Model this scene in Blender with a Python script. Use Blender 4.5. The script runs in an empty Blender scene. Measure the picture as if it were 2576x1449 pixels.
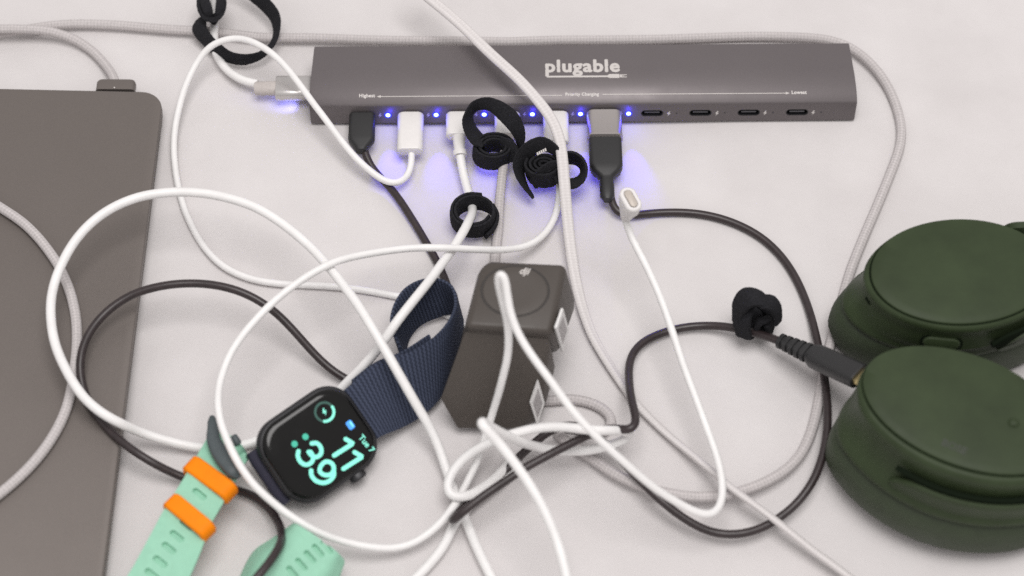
import bpy, bmesh, math, random
import numpy as np
from mathutils import Vector, Matrix
from mathutils.bvhtree import BVHTree

random.seed(4); RNG = np.random.default_rng(7)
SC = bpy.context.scene
COL = SC.collection

# ------------------------------------------------------------------ camera
ELEV = math.radians(58.0)
FPX = 5010.0              # focal length in pixels of a 2576-wide picture
DIST = FPX / 6000.0       # metres from the lens to the middle of the table
CAMP = np.array([0, -DIST * math.cos(ELEV), DIST * math.sin(ELEV)])
FWD = np.array([0, math.cos(ELEV), -math.sin(ELEV)])
UPV = np.array([0, math.sin(ELEV), math.cos(ELEV)])
RGT = np.array([1.0, 0, 0])
cam = bpy.data.cameras.new('camera'); camo = bpy.data.objects.new('camera', cam); COL.objects.link(camo)
cam.sensor_width = 36.0; cam.lens = 36.0 * FPX / 2576.0
cam.clip_start = 0.01; cam.clip_end = 50
camo.location = CAMP; camo.rotation_euler = (math.pi / 2 - ELEV, 0, 0)
cam.dof.use_dof = True; cam.dof.focus_distance = DIST + 0.012; cam.dof.aperture_fstop = 6.2
SC.camera = camo

# ------------------------------------------------------------------ light
SC.view_settings.view_transform = 'Standard'; SC.view_settings.look = 'None'
SC.view_settings.exposure = 0.0; SC.view_settings.gamma = 1.0
w = bpy.data.worlds.new('World'); SC.world = w; w.use_nodes = True
w.node_tree.nodes['Background'].inputs[0].default_value = (1.0, 0.962, 0.95, 1)
w.node_tree.nodes['Background'].inputs[1].default_value = 0.62
def area(name, loc, target, size, power, col):
    l = bpy.data.lights.new(name, 'AREA'); l.shape = 'DISK'; l.size = size; l.energy = power; l.color = col
    o = bpy.data.objects.new(name, l); COL.objects.link(o); o.location = loc
    o.rotation_euler = (Vector(target) - Vector(loc)).to_track_quat('-Z', 'Y').to_euler()
    return o
area('ceiling_lamp', (0.10, -0.17, 1.6), (0, 0, 0), 0.95, 17.5, (1.0, 0.972, 0.955))
SC.cycles.use_denoising = False
SC.cycles.max_bounces = 8

# ------------------------------------------------------------------ materials
def new_mat(name):
    m = bpy.data.materials.new(name); m.use_nodes = True
    nt = m.node_tree; return m, nt, nt.nodes['Principled BSDF']
def ramp(nt, fac, c0, c1, p0=0.3, p1=0.7):
    r = nt.nodes.new('ShaderNodeValToRGB'); nt.links.new(fac, r.inputs[0])
    r.color_ramp.elements[0].position = p0; r.color_ramp.elements[1].position = p1
    r.color_ramp.elements[0].color = (*c0, 1); r.color_ramp.elements[1].color = (*c1, 1)
    return r.outputs[0]
def noise(nt, scale, detail=4.0, rough=0.6):
    tc = nt.nodes.new('ShaderNodeTexCoord'); n = nt.nodes.new('ShaderNodeTexNoise')
    n.inputs['Scale'].default_value = scale; n.inputs['Detail'].default_value = detail; n.inputs['Roughness'].default_value = rough
    nt.links.new(tc.outputs['Object'], n.inputs['Vector']); return n.outputs[0]
def bump(nt, bs, h, strength, dist):
    b = nt.nodes.new('ShaderNodeBump'); b.inputs['Strength'].default_value = strength; b.inputs['Distance'].default_value = dist
    nt.links.new(h, b.inputs['Height']); nt.links.new(b.outputs[0], bs.inputs['Normal']); return b
def math_n(nt, op, a, b=None):
    n = nt.nodes.new('ShaderNodeMath'); n.operation = op
    for i, v in enumerate((a, b)):
        if v is None: continue
        if hasattr(v, 'is_output'): nt.links.new(v, n.inputs[i])
        else: n.inputs[i].default_value = v
    return n.outputs[0]
def plain(name, col, rough=0.5, metal=0.0, vary=0.08, scale=900, bmp=0.0, bscale=2500, bdist=0.0002, spec=0.5, coat=0.0, sub=0.0):
    m, nt, bs = new_mat(name)
    c0 = tuple(x * (1 - vary) for x in col); c1 = tuple(min(1, x * (1 + vary)) for x in col)
    nt.links.new(ramp(nt, noise(nt, scale), c0, c1), bs.inputs['Base Color'])
    mr = nt.nodes.new('ShaderNodeMapRange'); nt.links.new(noise(nt, 24, 6, 0.65), mr.inputs[0])
    mr.inputs[1].default_value = 0.25; mr.inputs[2].default_value = 0.75; mr.inputs[3].default_value = max(0.02, rough - 0.10); mr.inputs[4].default_value = rough + 0.10
    nt.links.new(mr.outputs[0], bs.inputs['Roughness']); bs.inputs['Metallic'].default_value = metal
    bs.inputs['Specular IOR Level'].default_value = spec
    if coat: bs.inputs['Coat Weight'].default_value = coat; bs.inputs['Coat Roughness'].default_value = 0.08
    if bmp: bump(nt, bs, noise(nt, bscale, 3), bmp, bdist)
    return m
def braid(name, lo, hi, period, strands, rough=0.8, strength=0.6):
    m, nt, bs = new_mat(name)
    uv = nt.nodes.new('ShaderNodeUVMap'); sep = nt.nodes.new('ShaderNodeSeparateXYZ'); nt.links.new(uv.outputs[0], sep.inputs[0])
    a = math_n(nt, 'MULTIPLY', sep.outputs[0], 2 * math.pi / period); b = math_n(nt, 'MULTIPLY', sep.outputs[1], 2 * math.pi * strands)
    s1 = math_n(nt, 'SINE', math_n(nt, 'ADD', a, b)); s2 = math_n(nt, 'SINE', math_n(nt, 'SUBTRACT', a, b))
    pr = math_n(nt, 'ADD', math_n(nt, 'MULTIPLY', math_n(nt, 'MULTIPLY', s1, s2), 0.5), 0.5)
    nz = noise(nt, 1100, 3, 0.75)
    f = math_n(nt, 'ADD', math_n(nt, 'MULTIPLY', pr, 0.34), math_n(nt, 'MULTIPLY', nz, 0.62))
    nt.links.new(ramp(nt, f, lo, hi, 0.15, 0.75), bs.inputs['Base Color'])
    bs.inputs['Roughness'].default_value = rough
    bump(nt, bs, f, strength, 0.0004); return m
def knit(name, lo, hi, period):
    m, nt, bs = new_mat(name)
    uv = nt.nodes.new('ShaderNodeUVMap'); sep = nt.nodes.new('ShaderNodeSeparateXYZ'); nt.links.new(uv.outputs[0], sep.inputs[0])
    a = math_n(nt, 'MULTIPLY', sep.outputs[0], 2 * math.pi / period)
    wob = math_n(nt, 'MULTIPLY', math_n(nt, 'SINE', math_n(nt, 'MULTIPLY', sep.outputs[1], 95.0)), 0.7)
    s = math_n(nt, 'ADD', math_n(nt, 'MULTIPLY', math_n(nt, 'SINE', math_n(nt, 'ADD', a, wob)), 0.5), 0.5)
    f = math_n(nt, 'ADD', math_n(nt, 'MULTIPLY', s, 0.65), math_n(nt, 'MULTIPLY', noise(nt, 900, 4), 0.4))
    nt.links.new(ramp(nt, f, lo, hi, 0.1, 0.9), bs.inputs['Base Color'])
    bs.inputs['Roughness'].default_value = 0.85; bs.inputs['Specular IOR Level'].default_value = 0.2
    bump(nt, bs, f, 0.8, 0.0004); return m
def emit(name, col, strength):
    m, nt, bs = new_mat(name)
    bs.inputs['Base Color'].default_value = (0.02, 0.02, 0.02, 1)
    bs.inputs['Emission Color'].default_value = (*col, 1); bs.inputs['Emission Strength'].default_value = strength; return m
def cloth_mat():
    m, nt, bs = new_mat('white_cotton')
    nt.links.new(ramp(nt, noise(nt, 14, 5), (0.600, 0.574, 0.572), (0.680, 0.656, 0.655)), bs.inputs['Base Color'])
    bs.inputs['Roughness'].default_value = 0.9; bs.inputs['Specular IOR Level'].default_value = 0.15
    tc = nt.nodes.new('ShaderNodeTexCoord'); sep = nt.nodes.new('ShaderNodeSeparateXYZ'); nt.links.new(tc.outputs['Object'], sep.inputs[0])
    a = math_n(nt, 'SINE', math_n(nt, 'MULTIPLY', sep.outputs[0], 9000)); b = math_n(nt, 'SINE', math_n(nt, 'MULTIPLY', sep.outputs[1], 9000))
    f = math_n(nt, 'ADD', math_n(nt, 'MULTIPLY', math_n(nt, 'MULTIPLY', a, b), 0.3), noise(nt, 700, 4))
    bump(nt, bs, f, 0.18, 0.0003); return m
M = dict(
    cloth=cloth_mat(),
    laptop=plain('space_grey_aluminium', (0.158, 0.138, 0.127), 0.48, 0.35, 0.07, 2600),
    laptop_base=plain('darker_aluminium_edge', (0.13, 0.115, 0.105), 0.5, 0.35, 0.05),
    hub=plain('grey_anodised_aluminium', (0.144, 0.128, 0.132), 0.45, 0.40, 0.09, 2800),
    dark_slot=plain('port_black', (0.012, 0.012, 0.014), 0.35),
    tongue=plain('port_tongue', (0.10, 0.10, 0.11), 0.35, 0.5),
    print=plain('pale_print', (0.56, 0.53, 0.51), 0.6, 0, 0.03),
    faintprint=plain('faint_print', (0.40, 0.37, 0.37), 0.6, 0, 0.03),
    led=emit('blue_led', (0.62, 0.80, 1.0), 2.6),
    ledhalo=emit('blue_led_halo', (0.012, 0.02, 1.0), 1.1),  # emission that stands in for the halo of each LED
    leddark=plain('unlit_led', (0.03, 0.03, 0.035), 0.4),
    white=plain('white_plastic', (0.74, 0.72, 0.71), 0.38, 0, 0.02, 300, 0.05, 1200),
    whitecable=plain('white_rubber_cable', (0.82, 0.81, 0.805), 0.45, 0, 0.04, 120, 0.05, 900),
    silver=plain('silver_metal', (0.62, 0.60, 0.59), 0.32, 0.8, 0.04),
    tipmetal=plain('warm_grey_metal', (0.50, 0.45, 0.40), 0.5, 0.1, 0.1, 2000),
    adapter=plain('satin_grey_metal', (0.43, 0.40, 0.39), 0.38, 0.6, 0.05, 2000),
    collar=plain('light_grey_rubber', (0.50, 0.46, 0.44), 0.55),
    black=plain('black_plastic', (0.019, 0.019, 0.020), 0.45, 0, 0.15, 1500, 0.15),
    blackcable=plain('black_rubber_cable', (0.030, 0.021, 0.022), 0.36, 0, 0.22, 350, 0.1, 900),
    velcro=plain('black_hook_and_loop', (0.016, 0.016, 0.019), 0.95, 0, 0.6, 1800, 0.7, 2600, 0.0005, 0.25),
    gold=plain('brass_contact', (0.62, 0.50, 0.25), 0.3, 0.8),
    braid=braid('grey_braided_sleeve', (0.38, 0.36, 0.355), (0.64, 0.60, 0.60), 0.0030, 4, 0.85, 0.5),
    braidwhite=braid('white_braided_sleeve', (0.57, 0.54, 0.535), (0.74, 0.71, 0.705), 0.0028, 3, 0.7, 0.35),
    watchcase=plain('midnight_aluminium', (0.030, 0.030, 0.033), 0.40, 0.45, 0.05, 1500, 0.0, spec=0.6),
    glass=plain('black_glass', (0.0035, 0.0035, 0.0035), 0.10, 0, 0.0, spec=0.35),
    band=knit('navy_knit', (0.015, 0.019, 0.033), (0.064, 0.077, 0.122), 0.0016),
    bandlow=plain('navy_band_underside', (0.022, 0.021, 0.04), 0.8, bmp=0.4),
    teal=emit('mint_digits', (0.27, 1.0, 0.78), 1.12),
    tealmid=emit('teal_dots', (0.03, 0.55, 0.38), 1.0),
    tealdim=emit('dim_teal_ring', (0.0, 0.14, 0.10), 0.6),
    bluedot=emit('blue_icon', (0.05, 0.35, 1.0), 1.3),
    mint=plain('mint_silicone', (0.30, 0.585, 0.435), 0.62, 0, 0.05, 300, 0.1, 1800, spec=0.3),
    orange=plain('orange_silicone', (0.90, 0.235, 0.0), 0.6, 0, 0.05, 200, 0.1, 1800, spec=0.2),
    buckle=plain('slate_plastic', (0.062, 0.078, 0.084), 0.55, 0, 0.06, 900, 0.1),
    case=plain('dark_grey_polymer', (0.061, 0.051, 0.044), 0.50, 0, 0.12, 2600, 0.12, 3500),
    caselow=plain('dark_grey_polymer_b', (0.068, 0.057, 0.049), 0.46, 0, 0.12, 2600, 0.12, 3500),
    groove=plain('groove_shade_black', (0.028, 0.024, 0.022), 0.6),  # shade of the button groove put into the colour
    sticker=plain('white_sticker', (0.80, 0.79, 0.78), 0.55, 0, 0.02),
    stickergrey=plain('sticker_grey_field', (0.42, 0.40, 0.40), 0.6, 0, 0.25, 900),
    green=plain('olive_green_soft_touch', (0.032, 0.047, 0.021), 0.52, 0, 0.16, 45, 0.10, 3500, spec=0.22),
    greendark=plain('dark_green_seam_shade', (0.008, 0.012, 0.007), 0.85, spec=0.03),  # seams, plus near-black that imitates shade in slots and recesses
    greenmark=plain('green_print', (0.030, 0.036, 0.026), 0.6, 0, 0.05),
    greenpad=plain('green_leatherette', (0.028, 0.041, 0.019), 0.62, 0, 0.10, 200, 0.35, 900),
)

# ------------------------------------------------------------------ helpers
def W(px, py, z=0.0):
    """Point at height z (mm) over the table seen at a place of the 2576-wide picture."""
    v = FWD + RGT * (px - 1288) / FPX + UPV * (724.5 - py) / FPX
    return CAMP + v * ((z / 1000.0 - CAMP[2]) / v[2])
def ray(px, py):
    v = FWD + RGT * (px - 1288) / FPX + UPV * (724.5 - py) / FPX
    return v / np.linalg.norm(v)
def WP(pts): return np.array([W(*p) for p in pts])
def on_plane(px, py, p0, n):
    v = ray(px, py); return CAMP + v * (np.dot(p0 - CAMP, n) / np.dot(v, n))
def unit(v): return v / np.linalg.norm(v)

def thing(name, label, cat, loc, group=None):
    o = bpy.data.objects.new(name, None); COL.objects.link(o); o.location = tuple(loc)
    o.empty_display_size = 0.01
    o['label'] = label; o['category'] = cat
    if group: o['group'] = group
    return o
def base(o):
    b = Vector((0, 0, 0))
    while o is not None: b += o.location; o = o.parent
    return np.array(b)
def tag(o, label, cat, group=None):
    o['label'] = label; o['category'] = cat
    if group: o['group'] = group
    return o
def build(name, V, F, mat, parent=None, loc=None, uv=None, sharp=35, smooth=True):
    V = np.asarray(V, float)
    off = base(parent) if parent is not None else (np.asarray(loc, float) if loc is not None else np.array([*V[:, :2].mean(0), V[:, 2].min()]))
    me = bpy.data.meshes.new(name); me.from_pydata((V - off).tolist(), [], [list(map(int, f)) for f in F])
    if uv is not None:
        l = me.uv_layers.new(name='UVMap'); idx = np.zeros(len(me.loops), int); me.loops.foreach_get('vertex_index', idx)
        if isinstance(uv, list): data = np.concatenate([np.asarray(u) for u in uv]).ravel()
        else: data = np.asarray(uv)[idx].ravel()
        l.data.foreach_set('uv', data)
    me.validate(); 
    bm = bmesh.new(); bm.from_mesh(me); bmesh.ops.recalc_face_normals(bm, faces=bm.faces); bm.to_mesh(me); bm.free()
    if smooth:
        me.polygons.foreach_set('use_smooth', [True] * len(me.polygons)); me.set_sharp_from_angle(angle=math.radians(sharp))
    me.materials.append(M[mat] if isinstance(mat, str) else mat)
    o = bpy.data.objects.new(name, me); COL.objects.link(o)
    if parent is not None: o.parent = parent
    else: o.location = tuple(off)
    return o
def instance(src, parent, delta):
    c = src.copy(); COL.objects.link(c); c.parent = parent; c.location = tuple(np.array(src.location) + delta); return c

def spline(P, closed=False, k=16):
    """Centripetal Catmull-Rom through P."""
    P = np.asarray(P, float); n = len(P); out = []
    segs = n if closed else n - 1
    for i in range(segs):
        if closed: p = [P[(i + j - 1) % n] for j in range(4)]
        else:
            p0 = P[i - 1] if i > 0 else 2 * P[0] - P[1]; p3 = P[i + 2] if i + 2 < n else 2 * P[-1] - P[-2]
            p = [p0, P[i], P[i + 1], p3]
        t = [0.0]
        for j in range(3): t.append(t[-1] + max(1e-9, np.linalg.norm(p[j + 1] - p[j])) ** 0.5)
        for q in range(k):
            x = t[1] + (t[2] - t[1]) * q / k
            A1 = (t[1] - x) / (t[1] - t[0]) * p[0] + (x - t[0]) / (t[1] - t[0]) * p[1]
            A2 = (t[2] - x) / (t[2] - t[1]) * p[1] + (x - t[1]) / (t[2] - t[1]) * p[2]
            A3 = (t[3] - x) / (t[3] - t[2]) * p[2] + (x - t[2]) / (t[3] - t[2]) * p[3]
            B1 = (t[2] - x) / (t[2] - t[0]) * A1 + (x - t[0]) / (t[2] - t[0]) * A2
            B2 = (t[3] - x) / (t[3] - t[1]) * A2 + (x - t[1]) / (t[3] - t[1]) * A3
            out.append((t[2] - x) / (t[2] - t[1]) * B1 + (x - t[1]) / (t[2] - t[1]) * B2)
    if not closed: out.append(P[-1])
    return np.array(out)
def resample(P, step):
    d = np.r_[0, np.cumsum(np.linalg.norm(np.diff(P, axis=0), axis=1))]
    n = max(8, int(d[-1] / step)); s = np.linspace(0, d[-1], n)
    return np.stack([np.interp(s, d, P[:, i]) for i in range(3)], 1), s
def relax(P, it):
    P = P.copy()
    for _ in range(it): P[1:-1] = P[1:-1] * 0.5 + (P[:-2] + P[2:]) * 0.25
    return P

def tube_mesh(path, prof, s, roll=None):
    """Sweep profile (N x 2, metres; first axis sideways, second up) along a path."""
    n = len(path); T = np.gradient(path, axis=0); T /= np.linalg.norm(T, axis=1)[:, None]
    N = len(prof); V = []; UV = []
    side = np.cross(T[0], [0, 0, 1.0]); side = unit(side) if np.linalg.norm(side) > 1e-6 else np.array([1.0, 0, 0])
    for i in range(n):
        side = side - T[i] * np.dot(side, T[i]); side = unit(side)
        flat = np.cross(T[i], [0, 0, 1.0]); L = np.linalg.norm(flat)
        if L > 0.25: side = unit(side * 0.7 + 0.3 * flat / L * (1 if np.dot(flat, side) >= 0 else -1)); side = unit(side - T[i] * np.dot(side, T[i]))
        up = np.cross(side, T[i])
        cr, sr = (1.0, 0.0) if roll is None else (math.cos(roll(s[i] / s[-1])), math.sin(roll(s[i] / s[-1])))
        for j in range(N):
            V.append(path[i] + side * (prof[j, 0] * cr - prof[j, 1] * sr) + up * (prof[j, 0] * sr + prof[j, 1] * cr)); UV.append((s[i], j / N))
    F, LU = [], []
    for i in range(n - 1):
        for j in range(N):
            k = (j + 1) % N
            F.append((i * N + j, i * N + k, (i + 1) * N + k, (i + 1) * N + j))
            LU.append([(s[i], j / N), (s[i], (j + 1) / N), (s[i + 1], (j + 1) / N), (s[i + 1], j / N)])
    for r, i in ((0, 0), (1, n - 1)):
        F.append([i * N + j for j in range(N)]); LU.append([(s[i], j / N) for j in range(N)])
    return np.array(V), F, LU
def circ(r, n=12):
    a = np.linspace(0, 2 * math.pi, n, endpoint=False); return np.stack([np.cos(a) * r, np.sin(a) * r], 1)
def cable(name, pts, r, mat, parent=None, it=10, prof=None, step=0.0014, roll=None):
    P, s = resample(spline(WP(pts)), step); P = relax(P, it)
    q = np.arange(0, s[-1] + 0.05, 0.022); env = np.clip(np.minimum(s - 0.012, s[-1] - s - 0.012) / 0.03, 0, 1)
    for ax_ in (0, 1): P[:, ax_] += env * np.interp(s, q, RNG.normal(0, 0.00035, len(q)))
    P = relax(P, 6); P[:, 2] = np.maximum(P[:, 2], r * 0.9)
    V, F, LU = tube_mesh(P, circ(r) if prof is None else prof, s, roll)
    # uv per loop: rebuild after normals are recalculated is unsafe, so store per vertex with a seam-tolerant period
    uv = np.array([(s[i // (len(circ(r)) if prof is None else len(prof))], (i % (len(circ(r)) if prof is None else len(prof))) / (len(circ(r)) if prof is None else len(prof))) for i in range(len(V))])
    return build(name, V, F, mat, parent, uv=uv, sharp=60)

def ribbon(name, A, B, th, mat, parent=None, closed=False, k=10, across=5, belly=0.0):
    """Flat strap between two edge lines given as (px, py, z mm) lists; th in mm."""
    A = spline(np.asarray(A, float), closed, k); B = spline(np.asarray(B, float), closed, k)
    A = WP(A); B = WP(B); n = len(A); mid = (A + B) / 2
    if closed: T = np.roll(mid, -1, 0) - np.roll(mid, 1, 0)
    else: T = np.gradient(mid, axis=0)
    T /= np.linalg.norm(T, axis=1)[:, None]
    d = np.r_[0, np.cumsum(np.linalg.norm(np.diff(mid, axis=0), axis=1))]
    th /= 1000.0; V = []; UV = []; m = across; R = 2 * (m + 1)
    for i in range(n):
        wv = B[i] - A[i]; nn = np.cross(T[i], wv); nn = unit(nn)
        for sgn, rng in ((1, range(m + 1)), (-1, range(m, -1, -1))):
            for j in rng:
                f = j / m; e = 1.0 if 0 < j < m else 0.55
                V.append(A[i] + wv * f + nn * (sgn * th / 2 * e + belly / 1000 * (1 - (2 * f - 1) ** 2))); UV.append((d[i], f))
    if mat == 'velcro':
        V = list(np.array(V) + RNG.normal(0, 0.00004, (len(V), 3)))
    F = []
    for i in range(n if closed else n - 1):
        a = i * R; b = ((i + 1) % n) * R
        for j in range(R): F.append((a + j, a + (j + 1) % R, b + (j + 1) % R, b + j))
    if not closed:
        F.append(list(range(R))); F.append([(n - 1) * R + j for j in range(R)])
    return build(name, V, F, mat, parent, uv=np.array(UV), sharp=50)
def ell(cx, cy, sx, sy, z0, dz=0.0, n=14, rot=0.0, ph=0.0):
    out = []
    for i in range(n):
        a = 2 * math.pi * i / n + ph; x = sx * math.cos(a); y = -sy * math.sin(a)
        out.append((cx + x * math.cos(rot) - y * math.sin(rot), cy + x * math.sin(rot) + y * math.cos(rot), z0 + dz * math.sin(a)))
    return out
def spiral(cx, cy, sx, sy, z, k0, k1, turns, a0=0.0, n=12):
    out = []
    m = int(n * turns)
    for i in range(m + 1):
        f = i / m; a = a0 + 2 * math.pi * turns * f; k = k0 + (k1 - k0) * f
        out.append((cx + sx * k * math.cos(a), cy - sy * k * math.sin(a), z))
    return out
def rrect(w_, h_, r, n=5):
    r = min(r, w_ / 2 - 1e-9, h_ / 2 - 1e-9); out = []
    for cx, cy, a0 in ((w_ / 2 - r, h_ / 2 - r, 0), (-w_ / 2 + r, h_ / 2 - r, 90), (-w_ / 2 + r, -h_ / 2 + r, 180), (w_ / 2 - r, -h_ / 2 + r, 270)):
        for q in range(n + 1):
            a = math.radians(a0 + 90 * q / n); out.append((cx + r * math.cos(a), cy + r * math.sin(a)))
    return np.array(out)
def loft(name, rings, mat, parent=None, cap=(True, True), sharp=35, loc=None):
    N = len(rings[0]); V = np.concatenate(rings); F = []
    for i in range(len(rings) - 1):
        for j in range(N): F.append((i * N + j, i * N + (j + 1) % N, (i + 1) * N + (j + 1) % N, (i + 1) * N + j))
    if cap[0]: F.append(list(range(N)))
    if cap[1]: F.append([(len(rings) - 1) * N + j for j in range(N)])
    return build(name, V, F, mat, parent, loc=loc, sharp=sharp)
def stick(name, p0, axis, wdir, stations, mat, parent=None, sharp=35, n=5):
    """Rounded body along an axis; stations = (distance mm, width mm, height mm, corner mm)."""
    axis = unit(np.asarray(axis, float)); wdir = np.asarray(wdir, float); wdir = unit(wdir - axis * np.dot(wdir, axis)); h = np.cross(wdir, axis)
    rings = []
    for t, w_, hh, r in stations:
        p = rrect(w_ / 1000, hh / 1000, r / 1000, n); rings.append(p0 + axis * t / 1000 + p[:, :1] * wdir + p[:, 1:] * h)
    return loft(name, rings, mat, parent, sharp=sharp)
def body(L, w_, h, r, e=0.6):
    return [(0, w_ - 2 * e, h - 2 * e, max(0.2, r - e)), (e * .3, w_ - e * .6, h - e * .6, r), (e, w_, h, r), (L - e, w_, h, r), (L - e * .3, w_ - e * .6, h - e * .6, r), (L, w_ - 2 * e, h - 2 * e, max(0.2, r - e))]
def hull(name, P, mat, parent, bev=1.5, seg=3):
    bm = bmesh.new(); b0 = base(parent)
    for p in P: bm.verts.new(tuple(p - b0))
    r = bmesh.ops.convex_hull(bm, input=bm.verts)
    bmesh.ops.delete(bm, geom=[v for v in bm.verts if not v.link_faces], context='VERTS')
    bmesh.ops.dissolve_limit(bm, angle_limit=math.radians(7), verts=bm.verts, edges=bm.edges)
    bmesh.ops.bevel(bm, geom=list(bm.edges) + list(bm.verts), offset=bev / 1000, segments=seg, affect='EDGES', profile=0.5, clamp_overlap=True)
    bmesh.ops.recalc_face_normals(bm, faces=bm.faces)
    me = bpy.data.meshes.new(name); bm.to_mesh(me); bm.free()
    me.polygons.foreach_set('use_smooth', [True] * len(me.polygons)); me.set_sharp_from_angle(angle=math.radians(40))
    me.materials.append(M[mat]); o = bpy.data.objects.new(name, me); COL.objects.link(o); o.parent = parent; return o
def tree_of(*objs):
    V, F = [], []
    for o in objs:
        b0 = base(o); k = len(V)
        V += [tuple(np.array(v.co) + b0) for v in o.data.vertices]; F += [[k + i for i in p.vertices] for p in o.data.polygons]
    return BVHTree.FromPolygons(V, F)
def hit(tree, px, py):
    l, n, i, d = tree.ray_cast(Vector(CAMP), Vector(ray(px, py)))
    if l is None: return None, None
    n = np.array(n); n = n if np.dot(n, ray(px, py)) < 0 else -n
    return np.array(l), n
def text_shape(s, bold=0.0, spacing=1.0):
    c = bpy.data.curves.new('lettering', 'FONT'); c.body = s; c.size = 1.0; c.offset = bold; c.space_character = spacing; c.resolution_u = 3
    o = bpy.data.objects.new('lettering', c); COL.objects.link(o); bpy.context.view_layer.update()
    dg = bpy.context.evaluated_depsgraph_get(); me = bpy.data.meshes.new_from_object(o.evaluated_get(dg))
    V = np.array([v.co[:2] for v in me.vertices]); F = [list(p.vertices) for p in me.polygons]
    bpy.data.objects.remove(o); bpy.data.curves.remove(c); bpy.data.meshes.remove(me)
    return V, F
def strokes(paths, wd, n=6):
    """Flat ribbons with round ends; paths in 2-D."""
    V, F = [], []
    for P in paths:
        P = np.asarray(P, float); P, _ = resample(np.c_[P, np.zeros(len(P))], wd * 0.35); P = P[:, :2]
        T = np.gradient(P, axis=0); T /= np.linalg.norm(T, axis=1)[:, None]; Nn = np.stack([-T[:, 1], T[:, 0]], 1)
        L = list(P + Nn * wd / 2); Rr = list(P - Nn * wd / 2)
        k = len(V); V += L + Rr; m = len(P)
        F += [[k + i, k + i + 1, k + m + i + 1, k + m + i] for i in range(m - 1)]
        for e, sg in ((0, -1), (m - 1, 1)):
            a0 = math.atan2(Nn[e][1], Nn[e][0]); arc = [P[e] + wd / 2 * np.array([math.cos(a0 - sg * math.pi * q / n), math.sin(a0 - sg * math.pi * q / n)]) for q in range(n + 1)]
            k2 = len(V); V += arc; F.append(list(range(k2, k2 + n + 1)))
    return np.array(V), F
def decal(name, V2, F, o, ex, ey, n, mat, parent, lift=0.06):
    V2 = np.asarray(V2); V = o + V2[:, :1] * ex + V2[:, 1:2] * ey + n * lift / 1000
    return build(name, V, F, mat, parent, smooth=False)

# ------------------------------------------------------------------ table cover
def table_cover():
    n = 420; h = 0.9
    g = np.sign(np.linspace(-1, 1, n)) * np.abs(np.linspace(-1, 1, n)) ** 1.6 * h
    X, Y = np.meshgrid(g, g); Z = np.zeros_like(X)
    for i in range(26):
        a = RNG.normal(0.15, 0.5); L = RNG.uniform(0.05, 0.25); ph = RNG.uniform(0, 6.28)
        k = 2 * math.pi / L; Z += RNG.uniform(0.2, 1.0) * L * 0.0080 * np.sin(k * (X * math.sin(a) + Y * math.cos(a)) + ph + 1.3 * np.sin(6 * X + i))
    # a pair of soft folds at the far right corner
    for (c, s, amp, wd) in ((0.128, -0.13, 0.0022, 0.011), (0.100, 0.05, 0.0014, 0.012), (0.165, 0.10, 0.0016, 0.016), (-0.165, 0.18, 0.0012, 0.012)):
        Z += amp * np.exp(-((Y - c - s * (X - 0.2)) / wd) ** 2) * (1 / (1 + np.exp(-(X - 0.13) * 40)))
    Z -= np.median(Z[(abs(X) < 0.25) & (abs(Y) < 0.17)])
    near = np.exp(-((X / 0.27) ** 6 + (Y / 0.19) ** 6)); low = -np.log1p(np.exp(-2600 * Z)) / 2600
    Z = low * near * 0.7 + Z * (1 - near)
    for i in range(16):
        cx, cy = RNG.uniform(-0.25, 0.25), RNG.uniform(-0.17, 0.17); a = RNG.normal(0.1, 0.45); L = RNG.uniform(0.05, 0.13)
        u = (X - cx) * math.cos(a) + (Y - cy) * math.sin(a); v = -(X - cx) * math.sin(a) + (Y - cy) * math.cos(a) + 0.004 * np.sin(u * 40)
        Z -= RNG.uniform(0.00018, 0.00045) * np.exp(-(v / 0.0045) ** 2 - (u / L) ** 4)
    V = np.stack([X.ravel(), Y.ravel(), Z.ravel()], 1); V[:, 2] -= 0.0001
    F = [(j * n + i, j * n + i + 1, (j + 1) * n + i + 1, (j + 1) * n + i) for j in range(n - 1) for i in range(n - 1)]
    o = build('tablecloth', V, F, 'cloth', loc=(0, 0, 0), sharp=180); o['kind'] = 'structure'
    o['label'] = 'white cotton cloth spread under all the devices'
table_cover()

# ------------------------------------------------------------------ laptop
def laptop():
    c = W(411, 231, 11); a = W(0, 222, 11); e1 = unit(a - c); e1[2] = 0; b = W(282, 1530, 11); e2 = unit(b - c)
    e2 = e2 - e1 * np.dot(e1, e2) * 0.5; e2 = unit(e2); e2[2] = 0
    wl, dl = 0.250, 0.356
    t = thing('laptop', 'closed grey aluminium laptop lying along the left edge', 'laptop', (c + e1 * wl / 2 + e2 * dl / 2) * [1, 1, 0])
    mid = c + e1 * wl / 2 + e2 * dl / 2
    def slab(name, z0, z1, inset, mat, e):
        rings = []
        for z, i in ((z0, e), (z0 + e * .3, e * .3), (z0 + e, 0), (z1 - e, 0), (z1 - e * .3, e * .3), (z1, e)):
            p = rrect(wl - 2 * (inset + i) / 1000, dl - 2 * (inset + i) / 1000, 0.0092, 8)
            q = mid + p[:, :1] * e1 + p[:, 1:] * e2; q[:, 2] = z / 1000; rings.append(q)
        return loft(name, rings, mat, t)
    slab('lid', 7.0, 11.0, 0, 'laptop', 0.7)
    slab('base', 4.2, 6.6, 0.25, 'laptop_base', 0.7); slab('underside', 0.8, 4.2, 4.0, 'laptop_base', 1.5)
    for sx in (-1, 1):
        for sy in (-1, 1):
            p = mid + e1 * sx * (wl / 2 - 0.02) + e2 * sy * (dl / 2 - 0.02); p[2] = 0
            stick('foot', p, (0, 0, 1), e1, [(0, 10, 10, 4.9), (1.2, 11, 11, 5.4)], 'black', t)
    return e1, e2
LE1, LE2 = laptop()

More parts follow.
